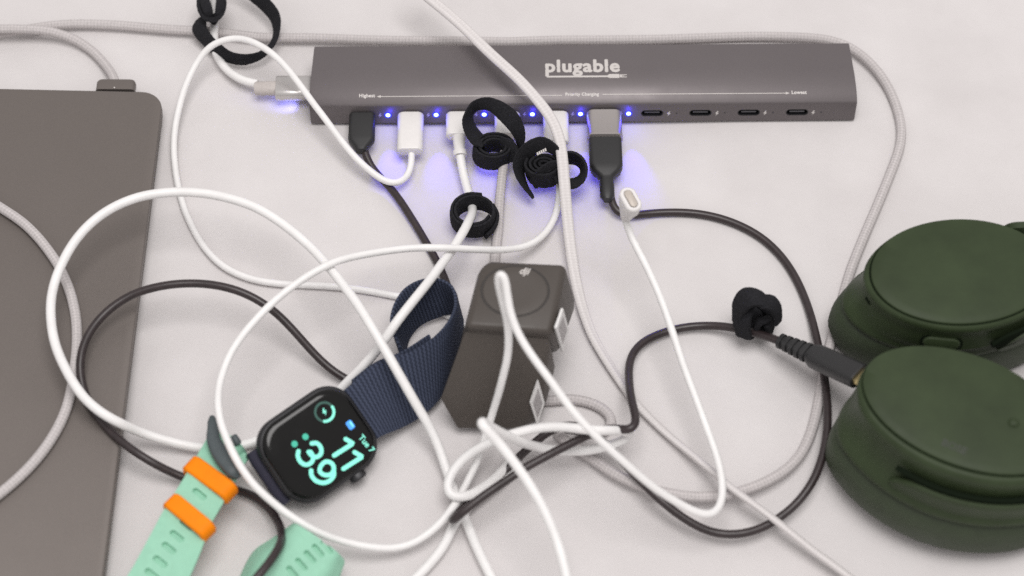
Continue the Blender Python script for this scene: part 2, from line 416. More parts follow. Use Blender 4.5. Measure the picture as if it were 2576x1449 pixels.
# ------------------------------------------------------------------ charging hub
HL = W(783, 315.5, 0); HR = W(2148, 306.5, 0); HX = unit(HR - HL); HY = np.array([-HX[1], HX[0], 0]); HZ = np.array([0, 0, 1.0])
HLEN = np.linalg.norm(HR - HL); H0 = (HL + HR) / 2
PROF = [(0.6, 0.8), (1.0, 0.4), (31.6, 0.4), (32.4, 1.2), (32.6, 14.6), (31.9, 15.4), (19, 15.3), (14, 15.0), (10, 14.4), (7, 13.6), (4.6, 12.6), (2.9, 11.6), (2.25, 11.1), (2.05, 10.7), (0.05, 1.4)]
TOP = np.array(PROF[12:4:-1]); TS = np.r_[0, np.cumsum(np.linalg.norm(np.diff(TOP, axis=0), axis=1))]
def HP(x, y, z): return H0 + HX * x / 1000 + HY * y / 1000 + HZ * z / 1000
FN = unit(-HY * 9.3 + HZ * 2.0)          # outward normal of the port face
FU = unit(HY * 2.0 + HZ * 9.3)           # up along the port face
FP0 = HP(0, 0.05, 1.4)
hub = thing('charging_hub', 'long grey aluminium charging hub with ten ports and blue lights', 'usb hub', H0)
def hub_body():
    N = len(PROF); rings = []
    cy, cz = 16.0, 7.0
    for x, inset in ((-1, 0.5), (-1, 0.12), (-1, 0.0), (1, 0.0), (1, 0.12), (1, 0.5)):
        r = []
        for (y, z) in PROF:
            lean = 1.5 * (y / 32.0) - 0.25 * z / 11
            xx = (HLEN * 500 - lean - (0.0 if inset == 0.5 else 0.12 if inset == 0.12 else 0.5)) * x
            yy = y + np.sign(cy - y) * inset; zz = z + np.sign(cz - z) * inset
            r.append(HP(xx, yy, zz))
        rings.append(np.array(r))
    o = loft('housing', rings, 'hub', hub, sharp=28)
    # recess the four free ports into the front face
    for px in FREE:
        c = on_plane(px, 285 - (px - 1640) * 0.0066, FP0, FN)
        k = stick('cutter', c - FN * 0.004, FN, HX, [(0, 9.9, 3.6, 1.8), (8, 9.9, 3.6, 1.8)], 'dark_slot', None, n=8)
        md = o.modifiers.new('b', 'BOOLEAN'); md.object = k; md.operation = 'DIFFERENCE'; md.solver = 'EXACT'
        dg = bpy.context.evaluated_depsgraph_get(); me = bpy.data.meshes.new_from_object(o.evaluated_get(dg))
        o.modifiers.clear(); old = o.data; o.data = me; bpy.data.meshes.remove(old); bpy.data.objects.remove(k)
    o.data.materials.clear(); o.data.materials.append(M['hub'])
    o.data.polygons.foreach_set('use_smooth', [True] * len(o.data.polygons)); o.data.set_sharp_from_angle(angle=math.radians(28))
    return o
FREE = (1640.5, 1762, 1883.5, 2005)
housing = hub_body(); HUBT = tree_of(housing)
FX = lambda px: on_plane(px, 285 - (px - 1640) * 0.0066, FP0, FN)
for i, px in enumerate(FREE):
    c = FX(px)
    s = stick('port', c - FN * 0.0039, FN, HX, [(0, 9.8, 3.5, 1.7), (0.2, 9.8, 3.5, 1.7), (0.2, 9.0, 2.9, 1.4), (0.25, 9, 2.9, 1.4)], 'dark_slot', hub, n=8)
    # thin shell lining the port and the contact tongue
    rings = []
    for t_, w_, h_ in ((0.3, 9.75, 3.45), (3.75, 9.75, 3.45), (3.75, 9.1, 2.8), (0.3, 9.1, 2.8)):
        p = rrect(w_ / 1000, h_ / 1000, h_ / 2000 - 1e-5, 8); rings.append(c - FN * (0.0039 - t_ / 1000) + p[:, :1] * HX + p[:, 1:] * FU)
    loft('port_shell', rings, 'dark_slot', s, cap=(False, False))
    stick('tongue', c - FN * 0.0037, FN, HX, [(0, 6.6, 0.75, 0.3), (3.0, 6.6, 0.75, 0.3)], 'tongue', s)
M['print_small'] = plain('small_pale_print', (0.66, 0.63, 0.61), 0.6, 0, 0.02)
BOLT = np.array([(0.15, 1), (-0.65, -0.12), (-0.08, -0.12), (-0.35, -1), (0.7, 0.22), (0.08, 0.22), (0.5, 1)]) * 0.00135
for i in range(10):
    lx = 976 + 121.05 * i; c = on_plane(lx, 289.5 - 0.0066 * (lx - 976), FP0, FN)
    g = on_plane(lx - 20, 290.5 - 0.0066 * (lx - 976), FP0, FN)
    decal('charge_mark', BOLT, [list(range(7))], g, HX, FU, FN, 'print_small' if i > 5 else 'faintprint', hub, 0.05)
    if i < 6:
        led = stick('indicator_light', c - FN * 0.0003, FN, HX, [(0, 2.0, 2.0, 0.98), (0.45, 2.0, 2.0, 0.98), (0.7, 1.3, 1.3, 0.63)], 'led', hub, n=5)
        stick('led_halo', c - FN * 0.0003, FN, HX, [(0, 3.3, 3.3, 1.63), (0.36, 3.3, 3.3, 1.63)], 'ledhalo', led, n=6)  # glowing disc imitates the blue halo around the LED
        sp = bpy.data.lights.new('led_beam', 'SPOT'); sp.energy = 0.085; sp.color = (0.07, 0.035, 1.0); sp.spot_size = math.radians(41); sp.spot_blend = 1.0; sp.shadow_soft_size = 0.0006
        so = bpy.data.objects.new('led_beam', sp); COL.objects.link(so); so.parent = led; p = c + FN * 0.0012; so.location = tuple(p - base(led))
        tgt = p - HY * 0.026 + HX * 0.002; tgt[2] = 0
        so.rotation_euler = (Vector(tgt) - Vector(p)).to_track_quat('-Z', 'Y').to_euler()
        pl = bpy.data.lights.new('led_glow', 'POINT'); pl.energy = 0.0013; pl.color = (0.05, 0.03, 1.0); pl.shadow_soft_size = 0.0008
        po = bpy.data.objects.new('led_glow', pl); COL.objects.link(po); po.parent = led; po.location = tuple(c + FN * 0.0032 + FU * 0.0005 - base(led))
    else:
        stick('indicator_light', c - FN * 0.0003, FN, HX, [(0, 0.7, 0.7, 0.34), (0.36, 0.7, 0.7, 0.34)], 'leddark', hub, n=4)
def top_decal(name, V2, F, px, py, mat, lift=0.05):
    p, n = hit(HUBT, px, py); r = p - H0; x0 = np.dot(r, HX) * 1000; y0 = np.dot(r, HY) * 1000
    s0 = np.interp(y0, TOP[:, 0], TS); V = []
    for a, b in V2:
        s = s0 + b; y = np.interp(s, TS, TOP[:, 0]); z = np.interp(s, TS, TOP[:, 1])
        dy = np.interp(s + .2, TS, TOP[:, 0]) - np.interp(s - .2, TS, TOP[:, 0]); dz = np.interp(s + .2, TS, TOP[:, 1]) - np.interp(s - .2, TS, TOP[:, 1])
        L = math.hypot(dy, dz); q = len(V) / len(V2); V.append(HP(x0 + a, y - dz / L * (lift + 0.03 * q), z + dy / L * (lift + 0.03 * q)))
    return build(name, V, F, mat, hub, smooth=False)
def fit(V, width, center=True):
    V = V - V.min(0); k = width / V[:, 0].max(); V = V * k; return V
def bar(x0, x1, y, t): return [(x0, y - t / 2), (x1, y - t / 2), (x1, y + t / 2), (x0, y + t / 2)]
PXMM = 5.72
def bold(V, F, e):
    VV, FF = [], []
    for a, b in ((0, 0), (1, 0), (-1, 0), (0, 1), (0, -1), (.7, .7), (-.7, .7), (.7, -.7), (-.7, -.7)):
        k = len(VV); VV += [(x + a * e, y + b * e) for x, y in V]; FF += [[k + i for i in f] for f in F]
    return VV, FF
V, F = text_shape('plugable', 0.0, 1.08); V = fit(V, 184 / PXMM); V, F = bold(V, F, 0.36)
top_decal('lettering', V, F, 1374, 191, 'print')
LG = []; LF = []
def addpoly(p): LF.append(list(range(len(LG), len(LG) + len(p)))); LG.extend(p)
addpoly([(0, 1.9), (0, -0.35), (0.95, -0.2), (0.95, 1.9)]); addpoly([(0, -0.35), (0.5, -1.1), (0.95, -0.2)]); addpoly([(0.95, -0.2), (0.5, -1.1), (27.2, -1.1), (27.2, -0.2)])
addpoly([(27.2, -0.05), (28, 0.55), (32.4, 0.55), (32.4, -1.55), (28, -1.55), (27.2, -1.1)]); addpoly([(32.6, 0.3), (33.4, 0.3), (33.4, -1.3), (32.6, -1.3)]); addpoly([(33.4, 0.3), (35.6, 0.3), (35.6, -0.1), (33.4, -0.1)]); addpoly([(33.4, -0.9), (35.6, -0.9), (35.6, -1.3), (33.4, -1.3)]); addpoly([(33.4, -0.35), (34.6, -0.35), (34.6, -0.65), (33.4, -0.65)])
top_decal('logo', LG, LF, 1373, 190, 'print')
for s, x0, x1, y in (('Highest', 904, 943, 247.5), ('Priority Charging', 1423, 1506, 243.5), ('Lowest', 1992, 2029, 236.5)):
    V, F = text_shape(s, 0.0, 1.06); V = fit(V, (x1 - x0) / PXMM); V, F = bold(V, F, 0.075); top_decal('lettering', V, F, x0, y, 'print_small')
for x0, x1, y, d in ((951, 1412, 243, -1), (1516, 1982, 237.5, 1)):
    L = (x1 - x0) / PXMM; k = 24; V = []; F = []
    for i in range(k + 1): V += [(L * i / k, -0.17), (L * i / k, 0.17)]
    F = [[2 * i, 2 * i + 2, 2 * i + 3, 2 * i + 1] for i in range(k)]
    a = 0 if d < 0 else L
    V += [(a + d * 0.6, 0), (a - d * 1.2, 0.62), (a - d * 1.2, -0.62)]; F.append([len(V) - 3, len(V) - 2, len(V) - 1])
    top_decal('arrow', V, F, x0, y, 'print', 0.07)

# ------------------------------------------------------------------ plugs in the hub
PORT = lambda k: on_plane(912 + 121.4 * k, 286 - 0.0066 * (912 + 121.4 * k - 1276), FP0, FN)
OUT = unit(-HY + HZ * 0.02)
def usb_plug(k, parent, L, w_, h, mat, r=2.2, tip=True, name='plug'):
    p = PORT(k) + FN * 0.0003; o = stick(name, p, OUT, HX, body(L, w_, h, r, 0.7), mat, parent)
    if tip: stick('metal_tip', p - OUT * 0.003, OUT, HX, [(0, 8.2, 2.4, 1.1), (3.2, 8.2, 2.4, 1.1)], 'silver', o)
    return p + OUT * L / 1000
CG = 'white charging cables in the tangle'

# black cable from the first port
t = thing('charging_cable', 'thin black cable from the first hub port, curving across the laptop edge', 'cable', PORT(0) * [1, 1, 0], 'black cables in the tangle')
p = PORT(0) + FN * 0.0003
stick('plug', p, OUT, HX, [(0, 10.4, 4.6, 1.6), (0.7, 11.4, 5.6, 2), (13.5, 11.6, 5.8, 2.2), (15, 10.8, 5.4, 2.2), (18.5, 6.2, 4.8, 2.2), (20, 4.4, 4.2, 2)], 'black', t)
cable('cord', [(914, 366, 5.5), (919, 390, 5), (930, 415, 3), (955, 445, 2), (985, 475, 1.8), (1015, 515, 1.8), (1045, 560, 1.8), (1070, 605, 1.8), (1095, 650, 1.8), (1115, 690, 1.8), (1128, 725, 1.8), (1145, 770, 1.8), (1160, 830, 1.8), (1150, 890, 1.8), (1100, 930, 1.8), (1000, 960, 1.8), (920, 968, 2.5), (860, 945, 4), (800, 895, 8), (745, 835, 14), (700, 790, 18), (640, 750, 22), (570, 723, 24), (490, 712, 24), (410, 718, 24), (330, 742, 22), (265, 785, 20), (220, 840, 19), (200, 900, 18), (203, 960, 15), (225, 1020, 13), (262, 1070, 12.8), (310, 1115, 12.8), (370, 1155, 12), (430, 1185, 7), (490, 1208, 4), (560, 1225, 3), (610, 1238, 3), (660, 1262, 4), (695, 1300, 6), (708, 1340, 16), (700, 1380, 27), (670, 1425, 30), (640, 1460, 30), (600, 1510, 30)], 0.0017, 'blackcable', t)

# white cable from the second port (high thin loop on the left)
t = thing('charging_cable', 'thin white cable from the second hub port, in a tall loop left of the hub', 'cable', PORT(1) * [1, 1, 0], CG)
e = usb_plug(1, t, 20.5, 11.4, 5.4, 'white', 2.4)
cable('cord', [(1035, 372, 5.5), (1036, 398, 5), (1034, 425, 4), (1022, 450, 4.2), (1000, 463, 4.8), (975, 458, 5.5), (940, 435, 7), (890, 390, 10), (840, 330, 13), (790, 265, 17), (740, 195, 19), (690, 140, 21), (640, 106, 22), (600, 93, 21), (565, 98, 20), (530, 115, 18), (500, 150, 14), (470, 205, 11), (448, 280, 8), (437, 350, 5), (440, 420, 3), (455, 490, 2), (480, 560, 1.6), (520, 630, 1.6), (570, 678, 1.6), (640, 706, 1.6), (720, 716, 1.6), (820, 720, 1.6), (920, 730, 1.6), (1000, 744, 1.6), (1060, 757, 1.6), (1120, 790, 1.6), (1180, 830, 1.6), (1220, 860, 1.6)], 0.00148, 'whitecable', t)

# thick white cable from the third port to the watch and round the big loop
t = thing('charging_cable', 'thick white cable from the third hub port, looping wide over the laptop', 'cable', PORT(2) * [1, 1, 0], CG)
e = usb_plug(2, t, 12.5, 11.4, 5.4, 'white', 2.4)
stick('strain_relief', e - OUT * 0.0004, unit(W(1158, 400, 5.5) - e), HX, [(0, 5.6, 4.8, 2.2), (7.5, 5.0, 4.6, 2.2), (7.6, 6.2, 5.4, 2.6), (9.6, 6.2, 5.4, 2.6), (10, 5.6, 5, 2.4)], 'white', t)
cable('cord', [(1158, 392, 6), (1164, 430, 4), (1174, 470, 3), (1184, 505, 3.5), (1190, 528, 6), (1187, 545, 11), (1174, 570, 17), (1150, 605, 20), (1110, 660, 24), (1070, 715, 27), (1030, 770, 29), (990, 825, 27), (950, 880, 20), (900, 935, 13), (850, 985, 7), (800, 1040, 2.6), (730, 1085, 2.6), (660, 1105, 3), (600, 1122, 3), (520, 1128, 3), (430, 1112, 5), (350, 1088, 9), (300, 1065, 18), (250, 1035, 22), (205, 990, 24), (170, 935, 25), (140, 870, 26), (128, 800, 27), (130, 735, 28), (150, 670, 30), (190, 600, 32), (250, 540, 34), (330, 500, 35), (420, 483, 35), (500, 483, 35), (580, 500, 35), (650, 525, 34), (720, 568, 33), (780, 618, 32), (830, 672, 33), (880, 745, 34), (930, 820, 34), (970, 885, 31), (1010, 955, 26), (1050, 1025, 19), (1085, 1085, 12), (1110, 1145, 7), (1130, 1205, 4), (1155, 1265, 2.2), (1180, 1330, 2), (1210, 1400, 2), (1245, 1470, 2), (1280, 1540, 2)], 0.00195, 'whitecable', t)

# grey braided laptop cable: fourth port, under the case, round behind the hub and into the laptop
t = thing('charging_cable', 'grey braided cable running behind the hub with a flat connector on the laptop edge', 'cable', W(1282, 320, 0))
e = usb_plug(3, t, 12.5, 11.2, 5.2, 'white', 2.3)
stick('strain_relief', e - OUT * 0.0004, unit(W(1268, 400, 5) - e), HX, [(0, 6.2, 4.8, 2.2), (5, 5.2, 4.6, 2.2)], 'collar', t)
cable('cord', [(1271, 372, 6), (1266, 420, 4), (1259, 490, 2.4), (1254, 560, 2.2), (1248, 620, 2.2), (1246, 680, 2.2), (1255, 780, 2.2), (1290, 890, 2.2), (1325, 985, 2.2), (1365, 1010, 2.2), (1430, 1002, 2.2), (1500, 1018, 2.2), (1540, 1052, 2.2), (1530, 1084, 2.2), (1490, 1086, 2.2), (1440, 1072, 2.2), (1405, 1070, 2.2), (1392, 1090, 2.2), (1425, 1115, 2.2), (1480, 1150, 2.2), (1550, 1195, 2.2), (1630, 1232, 2.2), (1720, 1250, 2.2), (1810, 1247, 2.2), (1890, 1228, 2.2), (1960, 1195, 2.2), (2015, 1145, 2.2), (2043, 1085, 2.2), (2058, 1020, 2.2), (2068, 960, 2.2), (2080, 890, 2.2), (2098, 820, 2.2), (2125, 730, 2.2), (2162, 630, 2.2), (2207, 520, 2.2), (2242, 430, 2.2), (2263, 370, 2.2), (2268, 325, 2.2), (2258, 275, 2.2), (2232, 215, 2.2), (2195, 165, 2.2), (2150, 126, 2.2), (2100, 103, 2.2), (2040, 94, 2.2), (1950, 91, 2.2), (1850, 92, 2.2), (1700, 96, 2.2), (1500, 101, 2.2), (1300, 103, 2.2), (1150, 103, 2.2), (1000, 101, 2.2), (880, 98, 2.2), (760, 96, 2.2), (650, 93, 2.2), (560, 84, 2.2), (480, 77, 2.2), (380, 70, 2.2), (280, 63, 2.2), (200, 60, 2.2), (130, 64, 2.2), (60, 74, 2.2), (0, 84, 2.2), (-110, 120, 4), (-200, 220, 12), (-215, 330, 18), (-160, 420, 18), (-70, 475, 13.2), (0, 521, 13.2), (60, 562, 13.2), (110, 615, 13.2), (150, 668, 13.2), (176, 725, 13.2), (190, 790, 13.2), (195, 870, 13.2), (186, 950, 13.2), (165, 1030, 13.2), (130, 1100, 13.2), (80, 1165, 13.2), (0, 1237, 13.2), (-120, 1310, 13.2), (-330, 1270, 13.2), (-420, 900, 13.2), (-400, 400, 13.2), (-270, 150, 12), (-100, 78, 7), (0, 71, 6.5), (60, 74, 6.5), (130, 82, 6), (190, 101, 4), (235, 131, 3), (267, 166, 3.5), (284, 190, 6), (290, 210, 8)], 0.0021, 'braid', t, it=8)
cn = W(291, 231, 8.3); e2 = -LE2
con = stick('magnetic_connector', cn - e2 * 0.0004, e2, LE1, [(0, 17.2, 5.0, 1.8), (0.2, 17.2, 5.0, 1.8), (4.6, 17.2, 5.0, 1.8), (5.6, 16.2, 4.4, 1.8), (6.0, 15, 3.6, 1.6)], 'laptop', t)
stick('status_light', W(288, 221, 10.85), (0, 0, 1), RGT, [(0, 0.7, 0.7, 0.34), (0.3, 0.7, 0.7, 0.34)], 'print', con, n=4)

# thin long white cable from the fifth port, ending in a loose connector
t = thing('charging_cable', 'long thin white cable from the fifth hub port, ending in a loose upturned connector', 'cable', PORT(4) * [1, 1, 0], CG)
e = usb_plug(4, t, 16.5, 11.2, 5.2, 'white', 2.3)
stick('strain_relief', e - OUT * 0.0004, OUT, HX, [(0, 5.6, 4.6, 2.2), (5, 4.4, 4.2, 2)], 'white', t)
cable('cord', [(1398, 372, 6), (1401, 400, 5), (1406, 440, 4), (1407, 480, 4), (1402, 520, 3), (1390, 560, 4), (1365, 595, 6), (1325, 620, 9), (1270, 628, 14), (1200, 626, 22), (1120, 623, 27), (1040, 625, 28), (960, 633, 30), (890, 645, 33), (830, 663, 37), (760, 703, 37), (700, 750, 36), (640, 810, 35), (590, 875, 34), (560, 940, 33), (548, 1000, 33), (555, 1070, 33), (580, 1130, 31), (620, 1190, 28), (670, 1245, 24), (720, 1290, 20), (780, 1330, 17), (850, 1358, 12), (930, 1375, 9), (1000, 1376, 6), (1060, 1352, 6), (1105, 1318, 7), (1140, 1280, 7), (1170, 1225, 6), (1200, 1160, 9), (1220, 1105, 14), (1240, 1045, 22), (1262, 970, 38), (1278, 890, 52), (1277, 830, 60), (1268, 780, 67), (1256, 735, 74), (1250, 705, 80), (1250, 686, 84), (1259, 678, 85), (1268, 690, 84), (1274, 730, 79), (1284, 785, 73), (1305, 840, 68), (1340, 895, 64), (1390, 960, 60), (1450, 1040, 54), (1510, 1105, 48), (1580, 1170, 40), (1650, 1228, 30), (1720, 1272, 22), (1770, 1295, 18), (1800, 1292, 16), (1815, 1265, 16), (1818, 1220, 16), (1808, 1160, 17), (1785, 1090, 18), (1755, 1010, 20), (1720, 920, 22), (1690, 830, 24), (1660, 750, 27), (1625, 670, 30), (1590, 600, 33), (1576, 566, 36), (1573, 552, 38)], 0.00153, 'whitecable', t, it=6)
p0 = W(1574, 549, 38); p1 = W(1587, 500, 54); ax = unit(p1 - p0); wd = RGT * 0.36 - UPV * 0.93; Lh = np.linalg.norm(p1 - p0) * 1000
hd = stick('plug_head', p0, ax, wd, [(0, 3.6, 3.6, 1.7), (0.8, 4.4, 4.4, 2.1), (Lh * .35, 7.0, 5.6, 2.6), (Lh * .6, 10.2, 6.6, 3.2), (Lh - 0.9, 11.4, 7.0, 3.4), (Lh - .3, 11.0, 6.6, 3.2), (Lh, 10.2, 5.8, 2.8), (Lh, 8.4, 3.6, 1.7), (Lh - 0.8, 8.2, 3.4, 1.6)], 'white', t)
stick('metal_tip', p1 - ax * 0.0007, ax, wd, [(0, 7.8, 3.0, 1.4), (1.0, 7.8, 3.0, 1.4), (1.2, 7.2, 2.4, 1.1)], 'tipmetal', hd)

# black cable: sixth port adapter to the headphones
ad = thing('usb_adapter', 'silver metal adapter block plugged into the sixth hub port', 'adapter', PORT(5) * [1, 1, 0])
p = PORT(5) + FN * 0.0003
sh = stick('shell', p, OUT, HX, [(0, 14.2, 6.2, 2.6), (0.5, 15.2, 7.2, 3), (13.0, 15.2, 7.4, 3), (13.4, 15.6, 7.8, 3), (14.2, 15.6, 7.8, 3), (14.4, 14.6, 6.8, 2.6)], 'adapter', ad)
stick('metal_tip', p - OUT * 0.003, OUT, HX, [(0, 8.2, 2.4, 1.1), (3.1, 8.2, 2.4, 1.1)], 'silver', ad)
q = p + OUT * 0.0142
t = thing('charging_cable', 'black cable from the silver adapter, looping right and ending beside the green headphones', 'cable', q * [1, 1, 0], 'black cables in the tangle')
stick('metal_tip', q - OUT * 0.001, OUT, HX, [(0, 12.2, 4.6, 0.6), (2.2, 12.2, 4.6, 0.6)], 'silver', t)
stick('plug', q + OUT * 0.0008, OUT, HX, [(0, 13.4, 6.2, 1.4), (0.5, 14.2, 7.0, 1.8), (14.5, 14.2, 7.2, 2.2), (17.5, 12, 6.8, 2.4), (20, 7, 5.6, 2.4), (21, 5.8, 5.2, 2.4), (22, 6.4, 5.4, 2.6), (30, 6.2, 5.2, 2.5), (32, 3.8, 3.6, 1.7)], 'black', t)
cable('cord', [(1534, 480, 5.5), (1538, 505, 5), (1543, 525, 4.4), (1556, 539, 3.6), (1585, 542, 3), (1625, 537, 2), (1700, 534, 1.8), (1780, 542, 1.8), (1850, 563, 1.8), (1915, 598, 1.8), (1965, 645, 1.8), (2005, 705, 1.8), (2035, 775, 2), (2055, 850, 4), (2070, 930, 6.5), (2080, 1010, 6.5), (2080, 1090, 6.5), (2066, 1160, 6), (2038, 1225, 5), (1995, 1280, 3), (1930, 1325, 1.8), (1860, 1345, 1.8), (1790, 1340, 1.8), (1720, 1305, 3), (1650, 1250, 6.5), (1590, 1190, 8), (1545, 1140, 9), (1505, 1098, 11), (1475, 1075, 12), (1440, 1066, 12), (1395, 1075, 12), (1355, 1105, 9), (1310, 1145, 6), (1260, 1195, 3), (1200, 1245, 3), (1155, 1290, 5), (1138, 1311, 9), (1150, 1306, 14), (1200, 1262, 17), (1260, 1215, 19), (1320, 1175, 20), (1380, 1145, 21), (1440, 1115, 21), (1500, 1085, 20), (1540, 1074, 20), (1570, 1080, 22), (1592, 1082, 24), (1603, 1063, 23), (1596, 1030, 20), (1583, 980, 14), (1580, 930, 8), (1590, 890, 5), (1615, 862, 4), (1660, 840, 3), (1720, 825, 3), (1780, 820, 4), (1840, 824, 7), (1890, 836, 9), (1930, 846, 11), (1960, 858, 12.5), (1990, 870, 14)], 0.0017, 'blackcable', t, it=6)
p0 = W(1962, 857, 12.5); p1 = W(2040, 891, 17); ax = unit(p1 - p0); wd = np.cross(ax, [0, 0, 1]); Ls = np.linalg.norm(p1 - p0) * 1000
st = []
for i in range(5):
    a = Ls * i / 5; wv = 6.4 + i * 0.55
    st += [(a, wv, 5.4, 2.4), (a + Ls * 0.11, wv, 5.4, 2.4), (a + Ls * 0.115, wv - 1.6, 4.4, 1.9), (a + Ls * 0.195, wv - 1.4, 4.4, 1.9)]
stick('strain_relief', p0, ax, wd, st, 'black', t)
p2 = W(2163, 947, 27); L2 = np.linalg.norm(p2 - p1) * 1000; ax2 = unit(p2 - p1)
stick('headphone_plug', p1, ax2, wd, [(0, 8.2, 6.0, 2.4), (2.5, 10.4, 6.6, 2.5), (L2 - 0.5, 10.8, 6.8, 2.5), (L2, 10, 6, 2.2)], 'black', t)
stick('metal_tip', p2 - ax2 * 0.0005, ax2, wd, [(0, 8.2, 2.6, 1.2), (3.6, 8.2, 2.6, 1.2)], 'gold', t)

# wide white woven cable crossing the hub
a = np.linspace(0, 2 * math.pi, 20, endpoint=False)
two = np.stack([np.cos(a) * 0.00245, np.sin(a) * 0.00155 * (1 - 0.30 * np.exp(-(np.cos(a) / 0.22) ** 2))], 1)
o = cable('charging_cable', [(1030, -45, 25), (1062, -18, 25), (1104, 15, 25), (1162, 65, 26), (1232, 135, 27), (1302, 200, 27), (1350, 255, 26), (1386, 300, 24), (1405, 345, 21), (1413, 400, 18), (1420, 470, 14), (1428, 560, 8), (1438, 650, 5), (1450, 720, 4), (1470, 790, 3), (1500, 860, 2.4), (1540, 930, 1.9), (1590, 1005, 1.9), (1650, 1070, 1.9), (1730, 1140, 3), (1800, 1193, 6.6), (1850, 1235, 7.0), (1900, 1272, 5), (1960, 1318, 4.5), (2050, 1388, 2), (2140, 1455, 1.8), (2200, 1500, 1.8)], 0.0023, 'braidwhite', None, prof=two, roll=lambda f: 1.05 * min(1, max(0, (f - 0.35) / 0.4)))
tag(o, 'wide white woven cable with a centre groove, lying across the top of the hub', 'cable', CG)

# white cable knotted at the bottom
o = cable('charging_cable', [(1440, 1530, 30), (1430, 1480, 30), (1420, 1425, 32), (1402, 1360, 34), (1373, 1290, 38), (1333, 1220, 42), (1290, 1160, 46), (1250, 1110, 50), (1222, 1078, 54), (1207, 1063, 56), (1214, 1058, 53), (1234, 1072, 46), (1268, 1092, 36), (1310, 1112, 24), (1360, 1126, 14), (1420, 1135, 10), (1480, 1134, 10), (1540, 1120, 11), (1580, 1103, 12), (1592, 1092, 14), (1574, 1084, 18), (1530, 1083, 25), (1480, 1082, 27), (1400, 1073, 27), (1340, 1077, 26), (1280, 1092, 24), (1235, 1110, 20), (1180, 1138, 16), (1140, 1175, 13), (1118, 1218, 11), (1125, 1247, 10), (1160, 1251, 9), (1205, 1233, 7), (1250, 1202, 5), (1278, 1166, 3), (1292, 1145, 2), (1308, 1152, 2), (1292, 1182, 2), (1240, 1226, 2), (1180, 1270, 2), (1140, 1318, 2), (1122, 1365, 2), (1080, 1420, 2), (1030, 1470, 2), (980, 1520, 2)], 0.0019, 'whitecable', None, it=5)
tag(o, 'white cable knotted in small loops in front of the dark case', 'cable', CG)

# cable on the left end of the hub
t = thing('charging_cable', 'white cable with a silver plug in the left end of the hub', 'cable', W(740, 215, 0), CG)
p = HP(-HLEN * 500 + 0.7, 15.5, 6.8); ax = -HX
stick('plug', p, ax, HY, body(16.5, 11.6, 6.2, 2.4, 0.6), 'silver', t)
stick('collar', p + ax * 0.0163, ax, HY, [(0, 6.6, 5.6, 2.6), (9.0, 6.2, 5.2, 2.5), (9.6, 5.4, 4.6, 2.2)], 'collar', t)
pe = p + ax * 0.0255
cable('cord', [(648, 211, 6.8), (628, 208, 6.6), (605, 200, 6), (578, 183, 5), (555, 158, 4.5), (541, 132, 4.5), (535, 100, 5), (536, 60, 6), (538, 20, 7), (541, -40, 7), (545, -90, 7)], 0.0019, 'whitecable', t)
sp = bpy.data.lights.new('plug_glow', 'SPOT'); sp.energy = 0.02; sp.color = (0.25, 0.25, 1.0); sp.spot_size = math.radians(60); sp.spot_blend = 1.0; sp.shadow_soft_size = 0.001
so = bpy.data.objects.new('plug_glow', sp); COL.objects.link(so); so.parent = hub; pp = HP(-HLEN * 500 - 2.5, 6.5, 6); so.location = tuple(pp - base(hub))
so.rotation_euler = (Vector(W(705, 256, 0)) - Vector(pp)).to_track_quat('-Z', 'Y').to_euler()

# ------------------------------------------------------------------ hook-and-loop cable ties
VG = 'black hook-and-loop cable ties'
t = thing('cable_tie', 'black fabric cable tie opened in a large loop at the top edge', 'cable tie', W(600, 100, 0), VG)
ribbon('strap', [(508, 40, 10), (492, 55, 7), (484, 74, 6), (492, 92, 5), (508, 109, 4), (522, 124, 4), (554, 149, 4), (609, 163, 4), (652, 151, 5), (675, 134, 6), (694, 108, 8), (704, 73, 9), (704, 42, 11), (696, 22, 12), (678, 0, 12), (640, -35, 12), (590, -50, 12), (550, -45, 12)],
       [(525, 36, 14), (519, 48, 12), (518, 60, 11), (521, 74, 11), (535, 93, 11), (548, 106, 11), (580, 130, 11), (609, 137, 11), (642, 134, 10), (661, 125, 9), (682, 104, 7), (688, 84, 6), (683, 56, 5), (664, 31, 5), (628, 0, 5), (600, -18, 5), (575, -28, 5), (550, -30, 5)], 1.3, 'velcro', t)
ribbon('knot', ell(532, 8, 34, 44, 16), ell(533, 14, 18, 26, 6), 2.6, 'velcro', t, closed=True)
ribbon('wrap', [(500, -10, 14), (508, 20, 16), (520, 44, 14), (530, 54, 8)], [(522, -14, 16), (530, 10, 18), (536, 34, 16), (541, 50, 8)], 2, 'velcro', t)
ribbon('wrap', [(566, -10, 14), (562, 20, 16), (552, 44, 14), (545, 60, 8)], [(545, -14, 16), (544, 10, 18), (540, 34, 16), (530, 54, 8)], 2, 'velcro', t)

t = thing('cable_tie', 'black cable tie with a big loop standing between the third and fourth plugs', 'cable tie', W(1240, 380, 0), VG)
ribbon('strap', [(1212, 372, 13), (1189, 362, 15), (1171, 335, 18), (1164, 306, 21), (1171, 282, 24), (1187, 258, 27), (1211, 247, 29), (1232, 246, 29), (1267, 258, 28), (1299, 282, 26), (1314, 306, 23), (1321, 335, 19), (1318, 362, 14), (1312, 385, 9)],
       [(1225, 352, 9), (1213, 338, 10), (1198, 320, 12), (1190, 303, 15), (1190, 287, 18), (1200, 278, 21), (1211, 275, 23), (1232, 279, 23), (1253, 298, 22), (1277, 323, 20), (1290, 340, 17), (1299, 358, 13), (1303, 374, 9), (1302, 390, 5)], 1.4, 'velcro', t)
ribbon('roll', spiral(1242, 366, 52, 33, 13, 1.0, 0.5, 2.4, 0.4), spiral(1240, 398, 53, 33, 3.2, 1.0, 0.5, 2.4, 0.4), 1.7, 'velcro', t)
